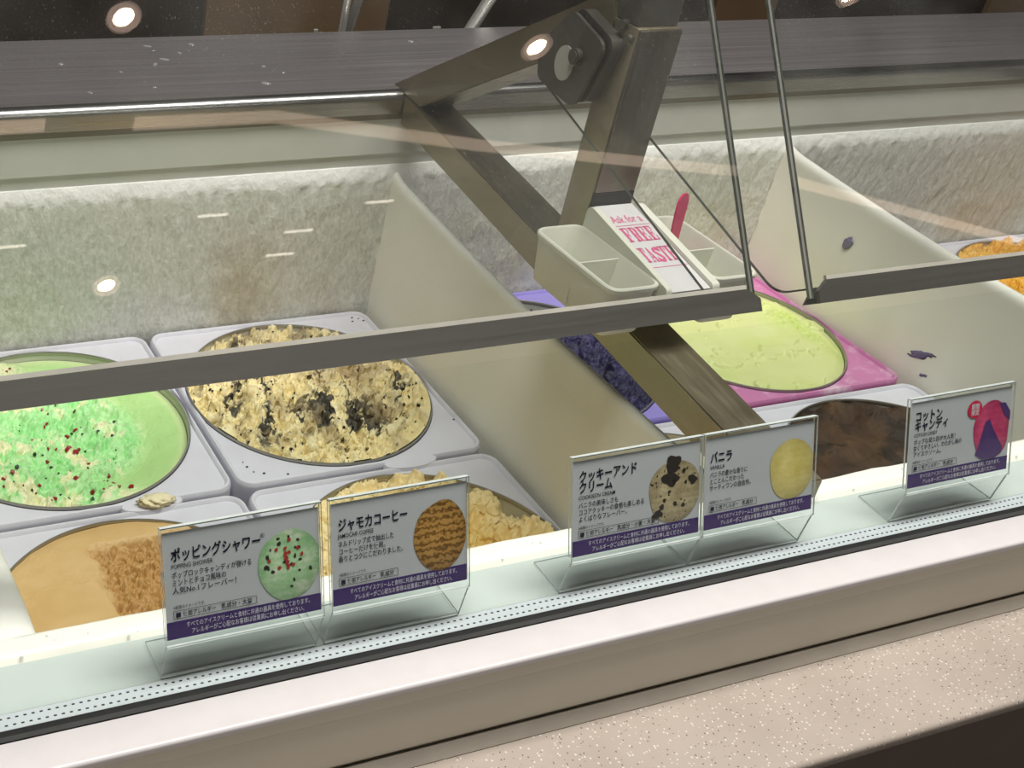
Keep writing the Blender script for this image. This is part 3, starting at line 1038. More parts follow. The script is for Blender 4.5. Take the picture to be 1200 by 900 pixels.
def glass_unit(label, x0, x1, sx0, sx1, left_end, right_end):
    t = empty('sneeze_guard', label, 'sneeze guard', ((x0 + x1) / 2, YT, ZT))
    B = Vector((0, YT, ZT))
    T = B + SL * 0.42
    bm = bmesh.new()
    slab(bm, [(x0, B.y, B.z), (x1, B.y, B.z), (x1, T.y, T.z), (x0, T.y, T.z)], NRM, 0.0060, True)
    finish('slanted_pane', bm, [M['glass_slant'], M['glass_edge'], M['edge_light']], t)
    # shelf pane, rounded front corners
    s0, s1 = (-0.188, 0.2655), (0.118, 0.358)
    d = Vector((0, s1[0] - s0[0], s1[1] - s0[1])).normalized()
    nr = Vector((0, -d.z, d.y))
    L = 0.243
    q = rounded([(sx0, 0), (sx1, 0), (sx1, L), (sx0, L)], [0.012 if not left_end else 0, 0.012 if not right_end else 0, 0, 0], 6)
    bm = bmesh.new()
    slab(bm, [(u, s0[0] + d.y * w - 0.0, s0[1] + d.z * w) for u, w in q], nr, 0.0022, False, (-2,))
    finish('shelf_pane', bm, [M['glass_shelf'], M['glass_edge']], t)
    # steel trim, mitred at the free end, on the front of the slanted pane
    o0 = B + NRM * 0.0045
    w = 0.0155
    xa, xb = x0, x1
    mit = 0.010
    top = [(xa if left_end else xa + mit * 0.9), (xb if right_end else xb - mit)]
    bm = bmesh.new()
    def P3(x, up, out):
        return o0 + Vector((x, 0, 0)) + SL * up + NRM * out - Vector((0, 0, 0))
    f = [bm.verts.new(P3(xa, -0.004, 0.0)), bm.verts.new(P3(xb, -0.004, 0.0)), bm.verts.new(P3(xb, 0.0045 if not right_end else w - 0.004, 0.0)), bm.verts.new(P3(top[1], w - 0.004, 0.0)),
         bm.verts.new(P3(top[0], w - 0.004, 0.0)), bm.verts.new(P3(xa, 0.0045 if not left_end else w - 0.0041, 0.0))]
    g = [bm.verts.new(v.co + NRM * 0.003) for v in f]
    bm.faces.new(f[::-1]); bm.faces.new(g)
    for i in range(6):
        bm.faces.new((f[i], f[(i + 1) % 6], g[(i + 1) % 6], g[i]))
    # return flange behind the glass
    h = [o0 + Vector((x, 0, 0)) + SL * u + NRM * -0.0105 for x, u in ((xa, -0.004), (xb, -0.004), (top[1], 0.006), (top[0], 0.006))]
    k0 = [bm.verts.new(v) for v in h]
    k1 = [bm.verts.new(v - NRM * 0.002) for v in h]
    bm.faces.new(k0); bm.faces.new(k1[::-1])
    for i in range(4):
        bm.faces.new((k0[i], k0[(i + 1) % 4], k1[(i + 1) % 4], k1[i]))
    finish('steel_trim', bm, M['trim_steel'], t)
    bm = bmesh.new()
    slab(bm, [tuple(o0 + Vector((x, 0, 0)) + SL * u + NRM * 0.0012) for x, u in ((top[0], w - 0.0039), (top[1], w - 0.0039), (top[1], w - 0.0012), (top[0], w - 0.0012))], NRM, 0.0024)
    finish('trim_lip', bm, [M['trim_lip'], M['trim_lip']], t)
    return t


glass_unit('left slanted glass guard with steel bottom trim above the mint tub', XA, 0.2490, XA, 0.2400, True, False)
glass_unit('right slanted glass guard with steel bottom trim above the lime tub', 0.2990, XB, 0.2960, XB, False, True)

# ------------------------------------------------------------------ support frame
fr = empty('support_frame', 'triangular steel tube frame rising between the two glass guards', 'frame', (0.27, 0.0, 0.18))
x0, x1 = 0.250, 0.290
# base tube from the rear rim to the front ledge
def zt(y): return 0.2105 + 0.1235 * y
bm = bmesh.new()
prism(bm, [(0.2565, zt(0.2565)), (-0.283, zt(-0.283)), (-0.283, 0.1594), (-0.2580, 0.1594), (-0.2540, zt(-0.254) - 0.0295), (0.2565, zt(0.2565) - 0.0300)], x0, x1)
bmesh.ops.bevel(bm, geom=bm.edges[:], offset=0.0012, segments=2, affect='EDGES')
finish('base_tube', bm, M['tube_steel'], fr, True)
# arm from the rim to the hub
bm = bmesh.new()
prism(bm, [(0.2820, 0.2432), (0.0030, 0.4215), (-0.0120, 0.3920), (0.2290, 0.2402), (0.2565, 0.2432)], x0, x1)
bmesh.ops.bevel(bm, geom=bm.edges[:], offset=0.0012, segments=2, affect='EDGES')
finish('arm_tube', bm, M['tube_steel'], fr, True)
# upright post
bm = bmesh.new()
box(bm, (x0, -0.034, zt(-0.02) - 0.004), (x1, -0.005, 0.4030), 0.0012)
finish('post', bm, M['tube_steel'], fr, True)
bm = bmesh.new()
box(bm, (x0 + 0.0015, -0.0360, 0.274), (x1 - 0.001, -0.0338, 0.402), 0.0008)
finish('post_cover', bm, brushed('post_cover_steel', S(120, 114, 104), 0.35, (160, 160, 6)), fr, True)
bm = bmesh.new()
box(bm, (x0 + 0.001, -0.0362, 0.2590), (x1 - 0.001, -0.0336, 0.2738), 0.0005)
finish('post_end_cap', bm, M['black_rubber'], fr)
bm = bmesh.new()
box(bm, (x0 + 0.002, -0.030, 0.403), (x1 - 0.002, -0.002, 0.56), 0.001)
finish('upper_post', bm, M['dark_metal'], fr)
# clamp plates
pl = [(0.022, 0.400), (-0.024, 0.3875), (-0.006, 0.3320), (0.045, 0.3385), (0.052, 0.3640)]
for xa, xb, nm in ((0.2335, 0.2365, 'clamp_plate'), (0.2395, 0.2500, 'clamp_block')):
    bm = bmesh.new()
    prism(bm, rounded(pl, [0.010, 0.011, 0.013, 0.009, 0.009], 7), xa, xb)
    if nm == 'clamp_block':
        bmesh.ops.translate(bm, verts=bm.verts[:], vec=(0, -0.003, 0.003))
    cp = finish(nm, bm, M['dark_metal'], fr, True)
    if nm == 'clamp_plate':
        plate = cp
bm = bmesh.new()
tube(bm, [(0.2290, 0.003, 0.3705), (0.2340, 0.003, 0.3705)], 0.0062, 20)
tube(bm, [(0.2280, 0.003, 0.3705), (0.2292, 0.003, 0.3705)], 0.0045, 20)
finish('bolt', bm, M['dark_metal'], plate, True)
bm = bmesh.new()
n = 28
ring = [(0.0165 + 0.0110 * math.cos(a) * (1.0 if math.cos(a) > 0 else 1.0), 0.3605 + 0.0135 * math.sin(a)) for a in np.linspace(0, 2 * PI, n, endpoint=False)]
neck = []
prism(bm, ring, 0.2325, 0.2345)
prism(bm, [(0.010, 0.3655), (0.004, 0.3720), (0.002, 0.3660), (0.009, 0.3575)], 0.2322, 0.2342)
o = finish('keyhole_pale_inset', bm, plain('bright_hole_fill', S(176, 176, 170), 0.4), plate, True); tag(o, 'pale inset coloured to stand in for brightness seen in the keyhole')  # pale colour imitates the brightness seen in the open hole
for y, z in ((-0.018, 0.402), (-0.028, 0.394)):
    bm = bmesh.new(); tube(bm, [(0.252, y, z), (0.246, y - 0.001, z)], 0.0036, 12); finish('screw', bm, M['dark_metal'], fr, True)

# ------------------------------------------------------------------ sample spoon box
sb = empty('sample_spoon_box', 'ivory plastic two-sided sample spoon box straddling the steel tube', 'tray', (0.265, -0.08, 0.20))


def cup(x0, x1, y0, y1, zr, zb, th=0.0022):
    """open cup with tapering walls, rounded corners, a rolled rim"""
    bm = bmesh.new()
    def loop(ins, z, r=0.012):
        p = rounded([(x0 + ins, y0 + ins), (x1 - ins, y0 + ins), (x1 - ins, y1 - ins), (x0 + ins, y1 - ins)], max(r - ins, 0.003), 6)
        return [bm.verts.new((a, b, z)) for a, b in p]
    L = [loop(0.0075, zb), loop(0.0055, zb + 0.002), loop(0.0016, zr - 0.004), loop(0.0, zr - 0.0035), loop(0.0, zr - 0.001), loop(0.001, zr), loop(0.0026, zr), loop(0.0036, zr - 0.0012),
         loop(0.0072, zb + 0.004), loop(0.0095, zb + 0.003)]
    m = len(L[0])
    for a, b in zip(L, L[1:]):
        for k in range(m):
            bm.faces.new((a[k], a[(k + 1) % m], b[(k + 1) % m], b[k]))
    bm.faces.new(L[0]); bm.faces.new(L[-1])
    return bm


ZR = 0.2475
bm = cup(0.2030, 0.2490, -0.1350, -0.0330, ZR, 0.2050)
lc = finish('left_cup', bm, M['cup_white'], sb, True)
bm = bmesh.new(); box(bm, (0.2065, -0.087, 0.209), (0.2465, -0.0855, ZR - 0.003), 0.0004); finish('cup_partition', bm, M['cup_white'], lc)
bm = cup(0.2940, 0.3400, -0.1350, -0.0330, ZR, 0.2050)
rc_ = finish('right_cup', bm, M['cup_white'], sb, True)
bm = bmesh.new(); box(bm, (0.2975, -0.087, 0.209), (0.3370, -0.0855, ZR - 0.003), 0.0004); finish('cup_partition', bm, M['cup_white'], rc_)
# saddle with side cheeks that slopes down to the front
zb_, zf_ = 0.2630, 0.2435
def saddle_strip(xa, xb, lift):
    bm = bmesh.new()
    pr = rounded([(-0.0370, 0.235), (-0.0370, zb_ + lift), (-0.140, zf_ + lift), (-0.143, 0.236), (-0.1385, 0.235)], [0.001, 0.007, 0.004, 0.001, 0.001], 5)
    prism(bm, pr, xa, xb)
    return bm
bm = saddle_strip(0.2470, 0.2520, 0.0035); finish('saddle_cheek', bm, M['cup_white'], sb, True)
bm = saddle_strip(0.2890, 0.2955, 0.0035); finish('saddle_cheek', bm, M['cup_white'], sb, True)
bm = bmesh.new()
prism(bm, [(-0.0372, zb_ - 0.004), (-0.0372, zb_), (-0.138, zf_), (-0.142, zf_ - 0.003), (-0.138, zf_ - 0.004)], 0.2515, 0.2895)
finish('saddle', bm, M['cup_white'], sb)
sd = Vector((0, -0.102, zf_ - zb_)).normalized()
sn = Vector((0, sd.z, -sd.y)); sn = sn if sn.z > 0 else -sn
lo_, hi_ = Vector((0, -0.0375, zb_ - 0.0004)), Vector((0, -0.1395, zf_ - 0.0007))
bm = bmesh.new()
a = [bm.verts.new(Vector((x, 0, 0)) + p + sn * 0.0010) for x, p in ((0.2530, hi_), (0.2882, hi_), (0.2882, lo_), (0.2530, lo_))]
b = [bm.verts.new(v.co - sn * 0.0007) for v in a]
bm.faces.new(a); bm.faces.new(b[::-1])
for i in range(4):
    bm.faces.new((a[i], b[i], b[(i + 1) % 4], a[(i + 1) % 4]))
lab = finish('label_card', bm, M['label_white'], sb)
bm = bmesh.new(); obox(bm, (0.2530, -0.1415, 0.2400), (0.2882, -0.1415, 0.2400), (0, 0.001, 0.0), (0, 0.0007, 0.0032)); finish('label_stop', bm, M['dark_metal'], sb)

# spoon standing in the right cup
sp_ = empty('tasting_spoon', 'magenta pink plastic tasting spoon standing in the right cup of the sample box', 'spoon', (0.300, -0.046, 0.211))
bm = bmesh.new()
c0, c1 = Vector((0.3185, -0.064, 0.2105)), Vector((0.3185, -0.058, 0.2790))
ax = (c1 - c0).normalized(); sx = Vector((0.93, 0.35, 0)); sx = (sx - ax * sx.dot(ax)).normalized(); ny_ = ax.cross(sx)
ws = [(0.0, 0.0066), (0.3, 0.0066), (0.6, 0.0072), (0.78, 0.0082), (0.90, 0.0080), (0.97, 0.0058), (1.0, 0.0028)]
ra, rb = [], []
for s_, w_ in ws:
    p = c0.lerp(c1, s_)
    ra.append([bm.verts.new(p + sx * w_ * e + ny_ * 0.0007) for e in (-1, 0, 1)])
    rb.append([bm.verts.new(p + sx * w_ * e - ny_ * 0.0007) for e in (-1, 0, 1)])
for i in range(len(ws) - 1):
    for k in range(2):
        bm.faces.new((ra[i][k], ra[i][k + 1], ra[i + 1][k + 1], ra[i + 1][k]))
        bm.faces.new((rb[i][k], rb[i + 1][k], rb[i + 1][k + 1], rb[i][k + 1]))
    bm.faces.new((ra[i][0], ra[i + 1][0], rb[i + 1][0], rb[i][0]))
    bm.faces.new((ra[i][2], rb[i][2], rb[i + 1][2], ra[i + 1][2]))
bm.faces.new(ra[0] + rb[0][::-1]); bm.faces.new(ra[-1] + rb[-1][::-1])
finish('spoon_handle', bm, M['spoon'], sp_, True)

# ------------------------------------------------------------------ lettering
DEPS = []


def text_bm(lines, offset=0.0):
    """lines: (text, x, y, size, align, xscale, weight) in the card plane -> bmesh in that plane"""
    bm = bmesh.new()
    for s, x, y, size, al, xs, wt in lines:
        cu = bpy.data.curves.new('t', 'FONT')
        cu.body = s
        cu.size = size
        cu.align_x = al
        cu.resolution_u = 2
        cu.offset = wt * size
        ob = bpy.data.objects.new('t', cu)
        COL.objects.link(ob)
        bpy.context.view_layer.update()
        me = bpy.data.meshes.new_from_object(ob.evaluated_get(bpy.context.evaluated_depsgraph_get()))
        n0 = len(bm.verts)
        bm.from_mesh(me)
        bm.verts.ensure_lookup_table()
        for v in bm.verts[n0:]:
            v.co = Vector((x + v.co.x * xs, y + v.co.y, 0))
        bpy.data.objects.remove(ob)
        bpy.data.curves.remove(cu)
        bpy.data.meshes.remove(me)
    return bm


def text_width(s, size):
    cu = bpy.data.curves.new('t', 'FONT'); cu.body = s; cu.size = size
    ob = bpy.data.objects.new('t', cu); COL.objects.link(ob)
    bpy.context.view_layer.update()
    w = ob.dimensions.x
    bpy.data.objects.remove(ob); bpy.data.curves.remove(cu)
    return w


def fit(s, x, y, size, width, al='LEFT', wt=0.0):
    w = text_width(s, size)
    return (s, x, y, size, al, width / max(w, 1e-6), wt)


def place(bm, org, U, Vv, Nn, lift):
    for v in bm.verts:
        v.co = org + U * v.co.x + Vv * v.co.y + Nn * (lift + v.co.z)
    return bm


# FREE TASTE label: rows read from the left, top edge is the far end
U = Vector((1, 0, 0)); Vv = (lo_ - hi_).normalized(); Nn = Vector((0, -Vv.z, Vv.y))
L = (hi_ - lo_).length
org = Vector((0.2530, 0, 0)) + hi_
W = 0.0352
SERIF = {   # bold condensed serif capitals drawn as bars on a 10 x 14 grid
    'F': [(0, 0, 6, 1.2), (1.2, 0, 4.6, 14), (0, 12.8, 9.6, 14), (8.2, 9.6, 9.6, 14), (4.6, 6.6, 7.2, 7.8), (6.4, 5.0, 7.4, 9.4)],
    'R': [(0, 0, 5.6, 1.2), (1.2, 0, 4.4, 14), (0, 12.8, 7.6, 14), (4.4, 6.4, 7.6, 7.5), (6.4, 7.2, 9.6, 13.2), (5.6, 0.6, 8.6, 6.6), (8.0, 0, 10.2, 1.4)],
    'E': [(0, 0, 9.8, 1.2), (1.2, 0, 4.6, 14), (0, 12.8, 9.6, 14), (8.2, 9.8, 9.6, 14), (4.6, 6.6, 7.2, 7.8), (6.4, 5.0, 7.4, 9.4), (8.4, 0, 9.8, 4.4)],
    'T': [(2.4, 0, 7.8, 1.2), (3.4, 0, 6.8, 14), (0, 12.8, 10.2, 14), (0, 9.6, 1.3, 14), (8.9, 9.6, 10.2, 14)],
    'A': [(-0.4, 0, 3.6, 1.2), (5.6, 0, 10.6, 1.2), (2.4, 4.0, 7.0, 5.2)]}


def serif_word(bm, word, x, y, h, width):
    cw_ = width / len(word)
    sx_, sy_ = cw_ * 0.9 / 10, h / 14
    for i, ch_ in enumerate(word):
        xo = x + i * cw_
        if ch_ == 'S':
            g = text_bm([fit('S', xo, y, h * 1.36, cw_ * 0.88, 'LEFT', 0.035)])
            me_ = bpy.data.meshes.new('t'); g.to_mesh(me_); g.free(); bm.from_mesh(me_); bpy.data.meshes.remove(me_)
            box(bm, (xo, y, 0), (xo + sx_ * 1.2, y + sy_ * 4.4, 0.0001)); box(bm, (xo + sx_ * 8.4, y + sy_ * 9.6, 0), (xo + sx_ * 9.6, y + h, 0.0001))
            continue
        for a0, b0, a1, b1 in SERIF[ch_]:
            box(bm, (xo + a0 * sx_, y + b0 * sy_, 0), (xo + a1 * sx_, y + b1 * sy_, 0.0001))
        if ch_ == 'A':
            for (p0, p1, p2, p3) in (((0.8, 1), (2.0, 1), (5.4, 13.2), (4.6, 14)), ((5.8, 1), (9.6, 1), (6.0, 14), (4.2, 14))):
                vs = [bm.verts.new((xo + p[0] * sx_, y + p[1] * sy_, 0.00005)) for p in (p0, p1, p2, p3)]
                bm.faces.new(vs)


bm = text_bm([fit('Ask for a', 0.003, L * 0.785, 0.0125, W - 0.007, 'LEFT', 0.012)])
serif_word(bm, 'FREE', 0.003, L * 0.560, 0.0170, W - 0.006)
serif_word(bm, 'TASTE', 0.002, L * 0.325, 0.0170, W - 0.004)
for y in (0.745, 0.265):
    box(bm, (0.001, L * y, 0), (W - 0.001, L * y + 0.0006, 0.0001))
place(bm, org, U, Vv, Nn, 0.0011)
tag(finish('label_lettering', bm, M['ink_pink'], lab), 'pink lettering')

# ------------------------------------------------------------------ flavour signs
SW = 0.0910
PF = Vector((0, -0.3130, 0.1563))     # front foot line
KN = Vector((0, -0.3152, 0.1812))     # knee
TP = Vector((0, -0.2915, 0.2385))     # top of face
FV = (TP - KN).normalized()
FN = Vector((0, -FV.z, FV.y))
FH = (TP - KN).length


def print_mat(name, kind, w=0.091):
    t = NT(name)
    wv = t.n('ShaderNodeTexWave', wave_type='BANDS', bands_direction='Y')
    wv.inputs['Scale'].default_value = 190; wv.inputs['Distortion'].default_value = 6; wv.inputs['Detail'].default_value = 3
    wv.inputs['Detail Scale'].default_value = 2.0
    t.l(t.coord(), wv.inputs['Vector'])
    ws = wv.outputs['Fac']
    if kind == 'mint':
        c = t.ramp(t.noise(70, 4), [(0.38, S(146, 188, 136)), (0.5, S(172, 202, 160)), (0.62, S(212, 218, 192))])
        c = t.mix(t.math('MULTIPLY', ws, 0.3), c, S(112, 164, 104))
    elif kind == 'coffee':
        c = t.ramp(ws, [(0.0, S(104, 72, 32)), (0.4, S(156, 114, 56)), (1.0, S(182, 138, 76))])
    elif kind == 'cookies':
        c = t.ramp(t.noise(60, 5), [(0.35, S(148, 132, 100)), (0.65, S(196, 182, 146))])
        c = t.mix(t.math('MULTIPLY', ws, 0.35), c, S(128, 112, 80))
        c = t.mix(t.ramp(t.noise(420, 2), [(0.63, 0.0), (0.68, 1.0)]), c, S(52, 44, 38))
    elif kind == 'vanilla':
        c = t.ramp(t.noise(60, 4), [(0.35, S(196, 178, 98)), (0.65, S(218, 204, 136))])
        c = t.mix(t.math('MULTIPLY', ws, 0.25), c, S(184, 164, 84))
    else:
        c = t.ramp(t.noise(60, 4), [(0.35, S(176, 52, 92)), (0.65, S(206, 84, 120))])
        c = t.mix(t.math('MULTIPLY', ws, 0.3), c, S(140, 40, 84))
    # the printed photograph shows a rounded ball: pale upper left, deeper towards its printed rim
    ctr = Vector((0.0012 + (w - 0.0024) * 0.77 - w / 2, 0, 0)) + (KN - Vector((0, -0.302, 0.1563))) + FV * (0.0030 + (FH - 0.004) * 0.56)
    ds = t.n('ShaderNodeVectorMath', operation='DISTANCE')
    t.l(t.coord(), ds.inputs[0]); ds.inputs[1].default_value = ctr
    f = t.ramp(t.math('MULTIPLY', ds.outputs['Value'], 36.0), [(0.15, 1.12), (0.5, 0.95), (0.85, 0.62)])
    mul = t.n('ShaderNodeMix', data_type='RGBA', blend_type='MULTIPLY'); mul.inputs[0].default_value = 1.0
    t.l(c, mul.inputs[6]); t.l(f, mul.inputs[7])
    t.base(mul.outputs[2])
    t.set(Roughness=0.6, Specular_IOR_Level=0.2)
    return t.m


def blob2d(bm, cx, cy, rx, ry, seed, wob=0.06, clip=None, n=56, z=0.0):
    rng = random.Random(seed)
    ph = [rng.uniform(0, 6.28) for _ in range(6)]
    vs = []
    for k in range(n):
        a = 2 * PI * k / n
        r = 1 + wob * sum(math.sin((j + 2) * a + ph[j]) / (j + 1.5) for j in range(6))
        x, y = cx + rx * r * math.cos(a), cy + ry * r * math.sin(a)
        if clip:
            x = min(x, clip)
        vs.append(bm.verts.new((x, y, z)))
    bm.faces.new(vs)


INK2 = plain('printed_scoop_dark', S(44, 38, 34), 0.5)
INKR = plain('printed_scoop_red', S(166, 48, 44), 0.5)
INKP = plain('printed_scoop_purple', S(74, 48, 104), 0.5)
ALL = 'すべてのアイスクリームと食材に共通の器具を使用しております。'
ALL2 = 'アレルギーがご心配なお客様は従業員にお申し出ください。'


def sign(x0, label, heads, sub, body, allerg, kind, w=SW):
    t = empty('flavour_sign', label, 'sign', (x0 + w / 2, -0.302, 0.1563), 'flavour signs on the front ledge')
    # clear folded holder: base plate, lower riser, back sheet, front sheet
    bm = bmesh.new()
    th = 0.0011
    base_b = Vector((0, -0.2865, 0.1563))
    path = [base_b, PF, KN, TP]
    def sheet(a, b):
        d = (b - a).normalized(); n = Vector((0, -d.z, d.y))
        n = n if n.y <= 0 or n.z > 0 else -n
        slab(bm, [(x0, a.y, a.z), (x0 + w, a.y, a.z), (x0 + w, b.y, b.z), (x0, b.y, b.z)], n, th)
    sheet(base_b + Vector((0, 0, th / 2)), PF + Vector((0, 0.0006, th / 2)))
    sheet(PF, KN)
    back = -FN * 0.0020
    sheet(KN + FN * 0.0006 - FV * 0.001, TP + FV * 0.0015 + FN * 0.0006)
    sheet(KN + back + FV * 0.003, TP + back + FV * 0.0015)
    tp = TP + FV * 0.0015 + FN * -0.0007
    slab(bm, [(x0, tp.y, tp.z), (x0 + w, tp.y, tp.z)][:2] + [(x0 + w, tp.y + 0.0001, tp.z + 0.0008), (x0, tp.y + 0.0001, tp.z + 0.0008)], FN, 0.0034)
    finish('acrylic_holder', bm, [M['acrylic'], M['acrylic_edge']], t)
    # printed card between the sheets: local (u, v) in metres on the card face
    org = Vector((x0 + 0.0012, 0, 0)) + KN - FN * 0.0006 + FV * 0.0030
    cw, ch = w - 0.0024, FH - 0.0040
    U = Vector((1, 0, 0))
    bm = bmesh.new(); box(bm, (0, 0, -0.0003), (cw, ch, 0.0))
    card = finish('card', place(bm, org, U, FV, FN, 0.0), M['card_grey'], t)
    # the front sheet carries the print so that it reads clearly
    lift = 0.0014
    def put(name, bm, mat, lf, lb=None):
        o = finish(name, place(bm, org, U, FV, FN, lf), mat, card)
        if lb: o['label'] = lb
        return o
    bm = bmesh.new(); box(bm, (0, 0, 0), (cw, ch * 0.165, 0.00012)); put('purple_band', bm, M['card_purple'], 0.00005)
    # scoop picture
    bm = bmesh.new()
    if kind == 'cotton':
        blob2d(bm, cw * 0.815, ch * 0.52, cw * 0.185, ch * 0.345, 5, 0.05, cw - 0.0004)
    else:
        blob2d(bm, cw * 0.80, ch * 0.505, cw * 0.205, ch * 0.345, hash(kind) % 7 if False else len(kind), 0.035, cw - 0.0004)
    put('scoop_picture', bm, print_mat('scoop_print_' + kind, kind, w), 0.0003, 'printed ice cream scoop')
    rng = random.Random(len(kind) * 7)
    if kind in ('mint', 'cookies', 'cotton'):
        bm = bmesh.new()
        if kind == 'cotton':
            vs = [bm.verts.new((cw * u, ch * v, 0)) for u, v in ((0.66, 0.25), (0.70, 0.40), (0.745, 0.62), (0.785, 0.66), (0.835, 0.52), (0.93, 0.30), (0.93, 0.22), (0.84, 0.17), (0.73, 0.18))]
            bm.faces.new(vs)
            vs = [bm.verts.new((cw * u, ch * v, 0)) for u, v in ((0.875, 0.83), (0.93, 0.68), (0.985, 0.60), (0.995, 0.60), (0.995, 0.70), (0.94, 0.82))]
            bm.faces.new(vs)
            put('scoop_swirl', bm, INKP, 0.00045)
        else:
            nn_ = 20 if kind == 'mint' else 9
            for i in range(nn_):
                a, r = rng.uniform(0, 6.28), math.sqrt(rng.random()) * 0.85
                u, v = cw * (0.79 + 0.19 * r * math.cos(a)), ch * (0.51 + 0.33 * r * math.sin(a))
                if u > cw * 0.97: continue
                s_ = rng.uniform(0.0008, 0.0017) * (0.9 if kind == 'mint' else 1.2)
                blob2d(bm, u, v, s_ * rng.uniform(0.6, 1.2), s_, i, 0.22, None, 12)
            if kind == 'cookies':
                for u, v, s_ in ((0.78, 0.80, 0.0062), (0.76, 0.64, 0.0058), (0.94, 0.60, 0.0035), (0.66, 0.28, 0.0036)):
                    blob2d(bm, cw * u, ch * v, s_, s_ * 0.8, int(u * 100), 0.25, cw - 0.001, 20)
            put('scoop_chips', bm, INK2, 0.00045)
            if kind == 'mint':
                bm = bmesh.new()
                for i in range(9):
                    a, r = rng.uniform(0, 6.28), math.sqrt(rng.random()) * 0.8
                    u, v = cw * (0.76 + 0.15 * r * math.cos(a)), ch * (0.58 + 0.24 * r * math.sin(a))
                    blob2d(bm, u, v, 0.0010, 0.0011, i, 0.2, None, 12)
                for i in range(4):
                    blob2d(bm, cw * (0.770 + 0.006 * i), ch * (0.61 - 0.042 * i), 0.0012, 0.0014, i + 20, 0.2, None, 12)
                put('scoop_candy', bm, INKR, 0.0006)
    # ink
    k = cw
    T_ = []
    hv = 0.735 if len(heads) == 1 else 0.785
    hs = 0.0078
    for i, h in enumerate(heads):
        T_.append(fit(h.rstrip('®'), 0.045 * k, ch * (hv - 0.115 * i), hs, 0.0625 * k * len(h.rstrip('®')), 'LEFT', 0.022))
        if h.endswith('®'):
            T_.append(('®', k * (0.05 + 0.0625 * (len(h) - 1)), ch * (hv + 0.07), 0.0034, 'LEFT', 1.0, 0))
    sv = hv - 0.115 * (len(heads) - 1) - 0.075
    T_.append(fit(sub, 0.045 * k, ch * sv, 0.0034, 0.0185 * k * len(sub), 'LEFT', 0.006))
    for i, b_ in enumerate(body):
        T_.append(fit(b_, 0.045 * k, ch * (sv - 0.085 - 0.073 * i), 0.0039, 0.0335 * k * len(b_), 'LEFT', 0.006))
    T_.append(fit('※画像はイメージです。', 0.045 * k, ch * 0.285, 0.0022, 0.20 * k, 'LEFT', 0.0))
    T_.append(fit('使用アレルギー', 0.105 * k, ch * 0.206, 0.0033, 0.205 * k, 'LEFT', 0.01))
    T_.append(fit(allerg, 0.345 * k, ch * 0.206, 0.0033, 0.033 * k * len(allerg), 'LEFT', 0.012))
    bm = text_bm(T_)
    bw = (0.375 + 0.033 * len(allerg)) * k
    x_a, y_a, y_b = 0.045 * k, ch * 0.188, ch * 0.262
    e = 0.00022
    for lo, hi in (((x_a, y_a), (bw, y_a + e)), ((x_a, y_b), (bw, y_b + e)), ((x_a, y_a), (x_a + e, y_b)), ((bw, y_a), (bw + e, y_b)),
                   ((0.06 * k, ch * 0.203), (0.09 * k, ch * 0.247))):
        box(bm, (lo[0], lo[1], 0), (hi[0], hi[1], 0.00005))
    put('navy_lettering', bm, M['ink'], 0.00035, 'navy Japanese lettering')
    bm = text_bm([fit(ALL, 0.12 * k, ch * 0.098, 0.0034, 0.80 * k, 'LEFT', 0.0), fit(ALL2, 0.15 * k, ch * 0.030, 0.0034, 0.73 * k, 'LEFT', 0.0)])
    put('white_lettering', bm, M['ink_white'], 0.0004, 'white Japanese lettering')
    if kind == 'cotton':
        bm = bmesh.new(); blob2d(bm, cw * 0.63, ch * 0.80, cw * 0.072, ch * 0.105, 1, 0.0); put('red_badge', bm, M['ink_red'], 0.0005)
        bm = text_bm([fit('期間', cw * 0.592, ch * 0.805, 0.0043, cw * 0.076, 'LEFT', 0.015), fit('限定', cw * 0.592, ch * 0.735, 0.0043, cw * 0.076, 'LEFT', 0.015)])
        put('badge_lettering', bm, M['ink_white'], 0.0006)
    return t


sign(-0.1920, 'clear sign with a mint green scoop picture, leftmost on the ledge', ['ポッピングシャワー®'], 'POPPING SHOWER',
     ['ポップロックキャンディが弾ける', 'ミントとチョコ風味の', '人気No.1フレーバー！'], '乳成分・大豆', 'mint')
sign(-0.0960, 'clear sign with a brown coffee scoop picture, right of the mint sign', ['ジャモカコーヒー'], 'JAMOCA® COFFEE',
     ['ネルドリップ式で抽出した', 'コーヒーだけを使用。', '香りとコクにこだわりました。'], '乳成分', 'coffee', 0.0868)
sign(0.0605, 'clear sign with a cookie-flecked scoop picture, below the support tube', ['クッキーアンド', 'クリーム'], "COOKIES'N CREAM",
     ['バニラの美味しさも', 'ココアクッキーの食感も楽しめる', 'よくばりなフレーバー。'], '乳成分・小麦・大豆', 'cookies', 0.0955)
sign(0.1575, 'clear sign with a pale yellow scoop picture, in front of the chocolate tub', ['バニラ'], 'VANILLA',
     ['バニラの豊かな香りに', 'とことんこだわった', 'サーティワンの自信作。'], '乳成分', 'vanilla', 0.0890)
sign(0.3265, 'clear sign with a pink and purple scoop picture and red badge, rightmost', ['コットン', 'キャンディ'], 'COTTON CANDY',
     ['ポップな見た目が大人気！', '甘くてやさしい、わたがし味の', 'アイスクリーム。'], '乳成分', 'cotton', 0.0955)

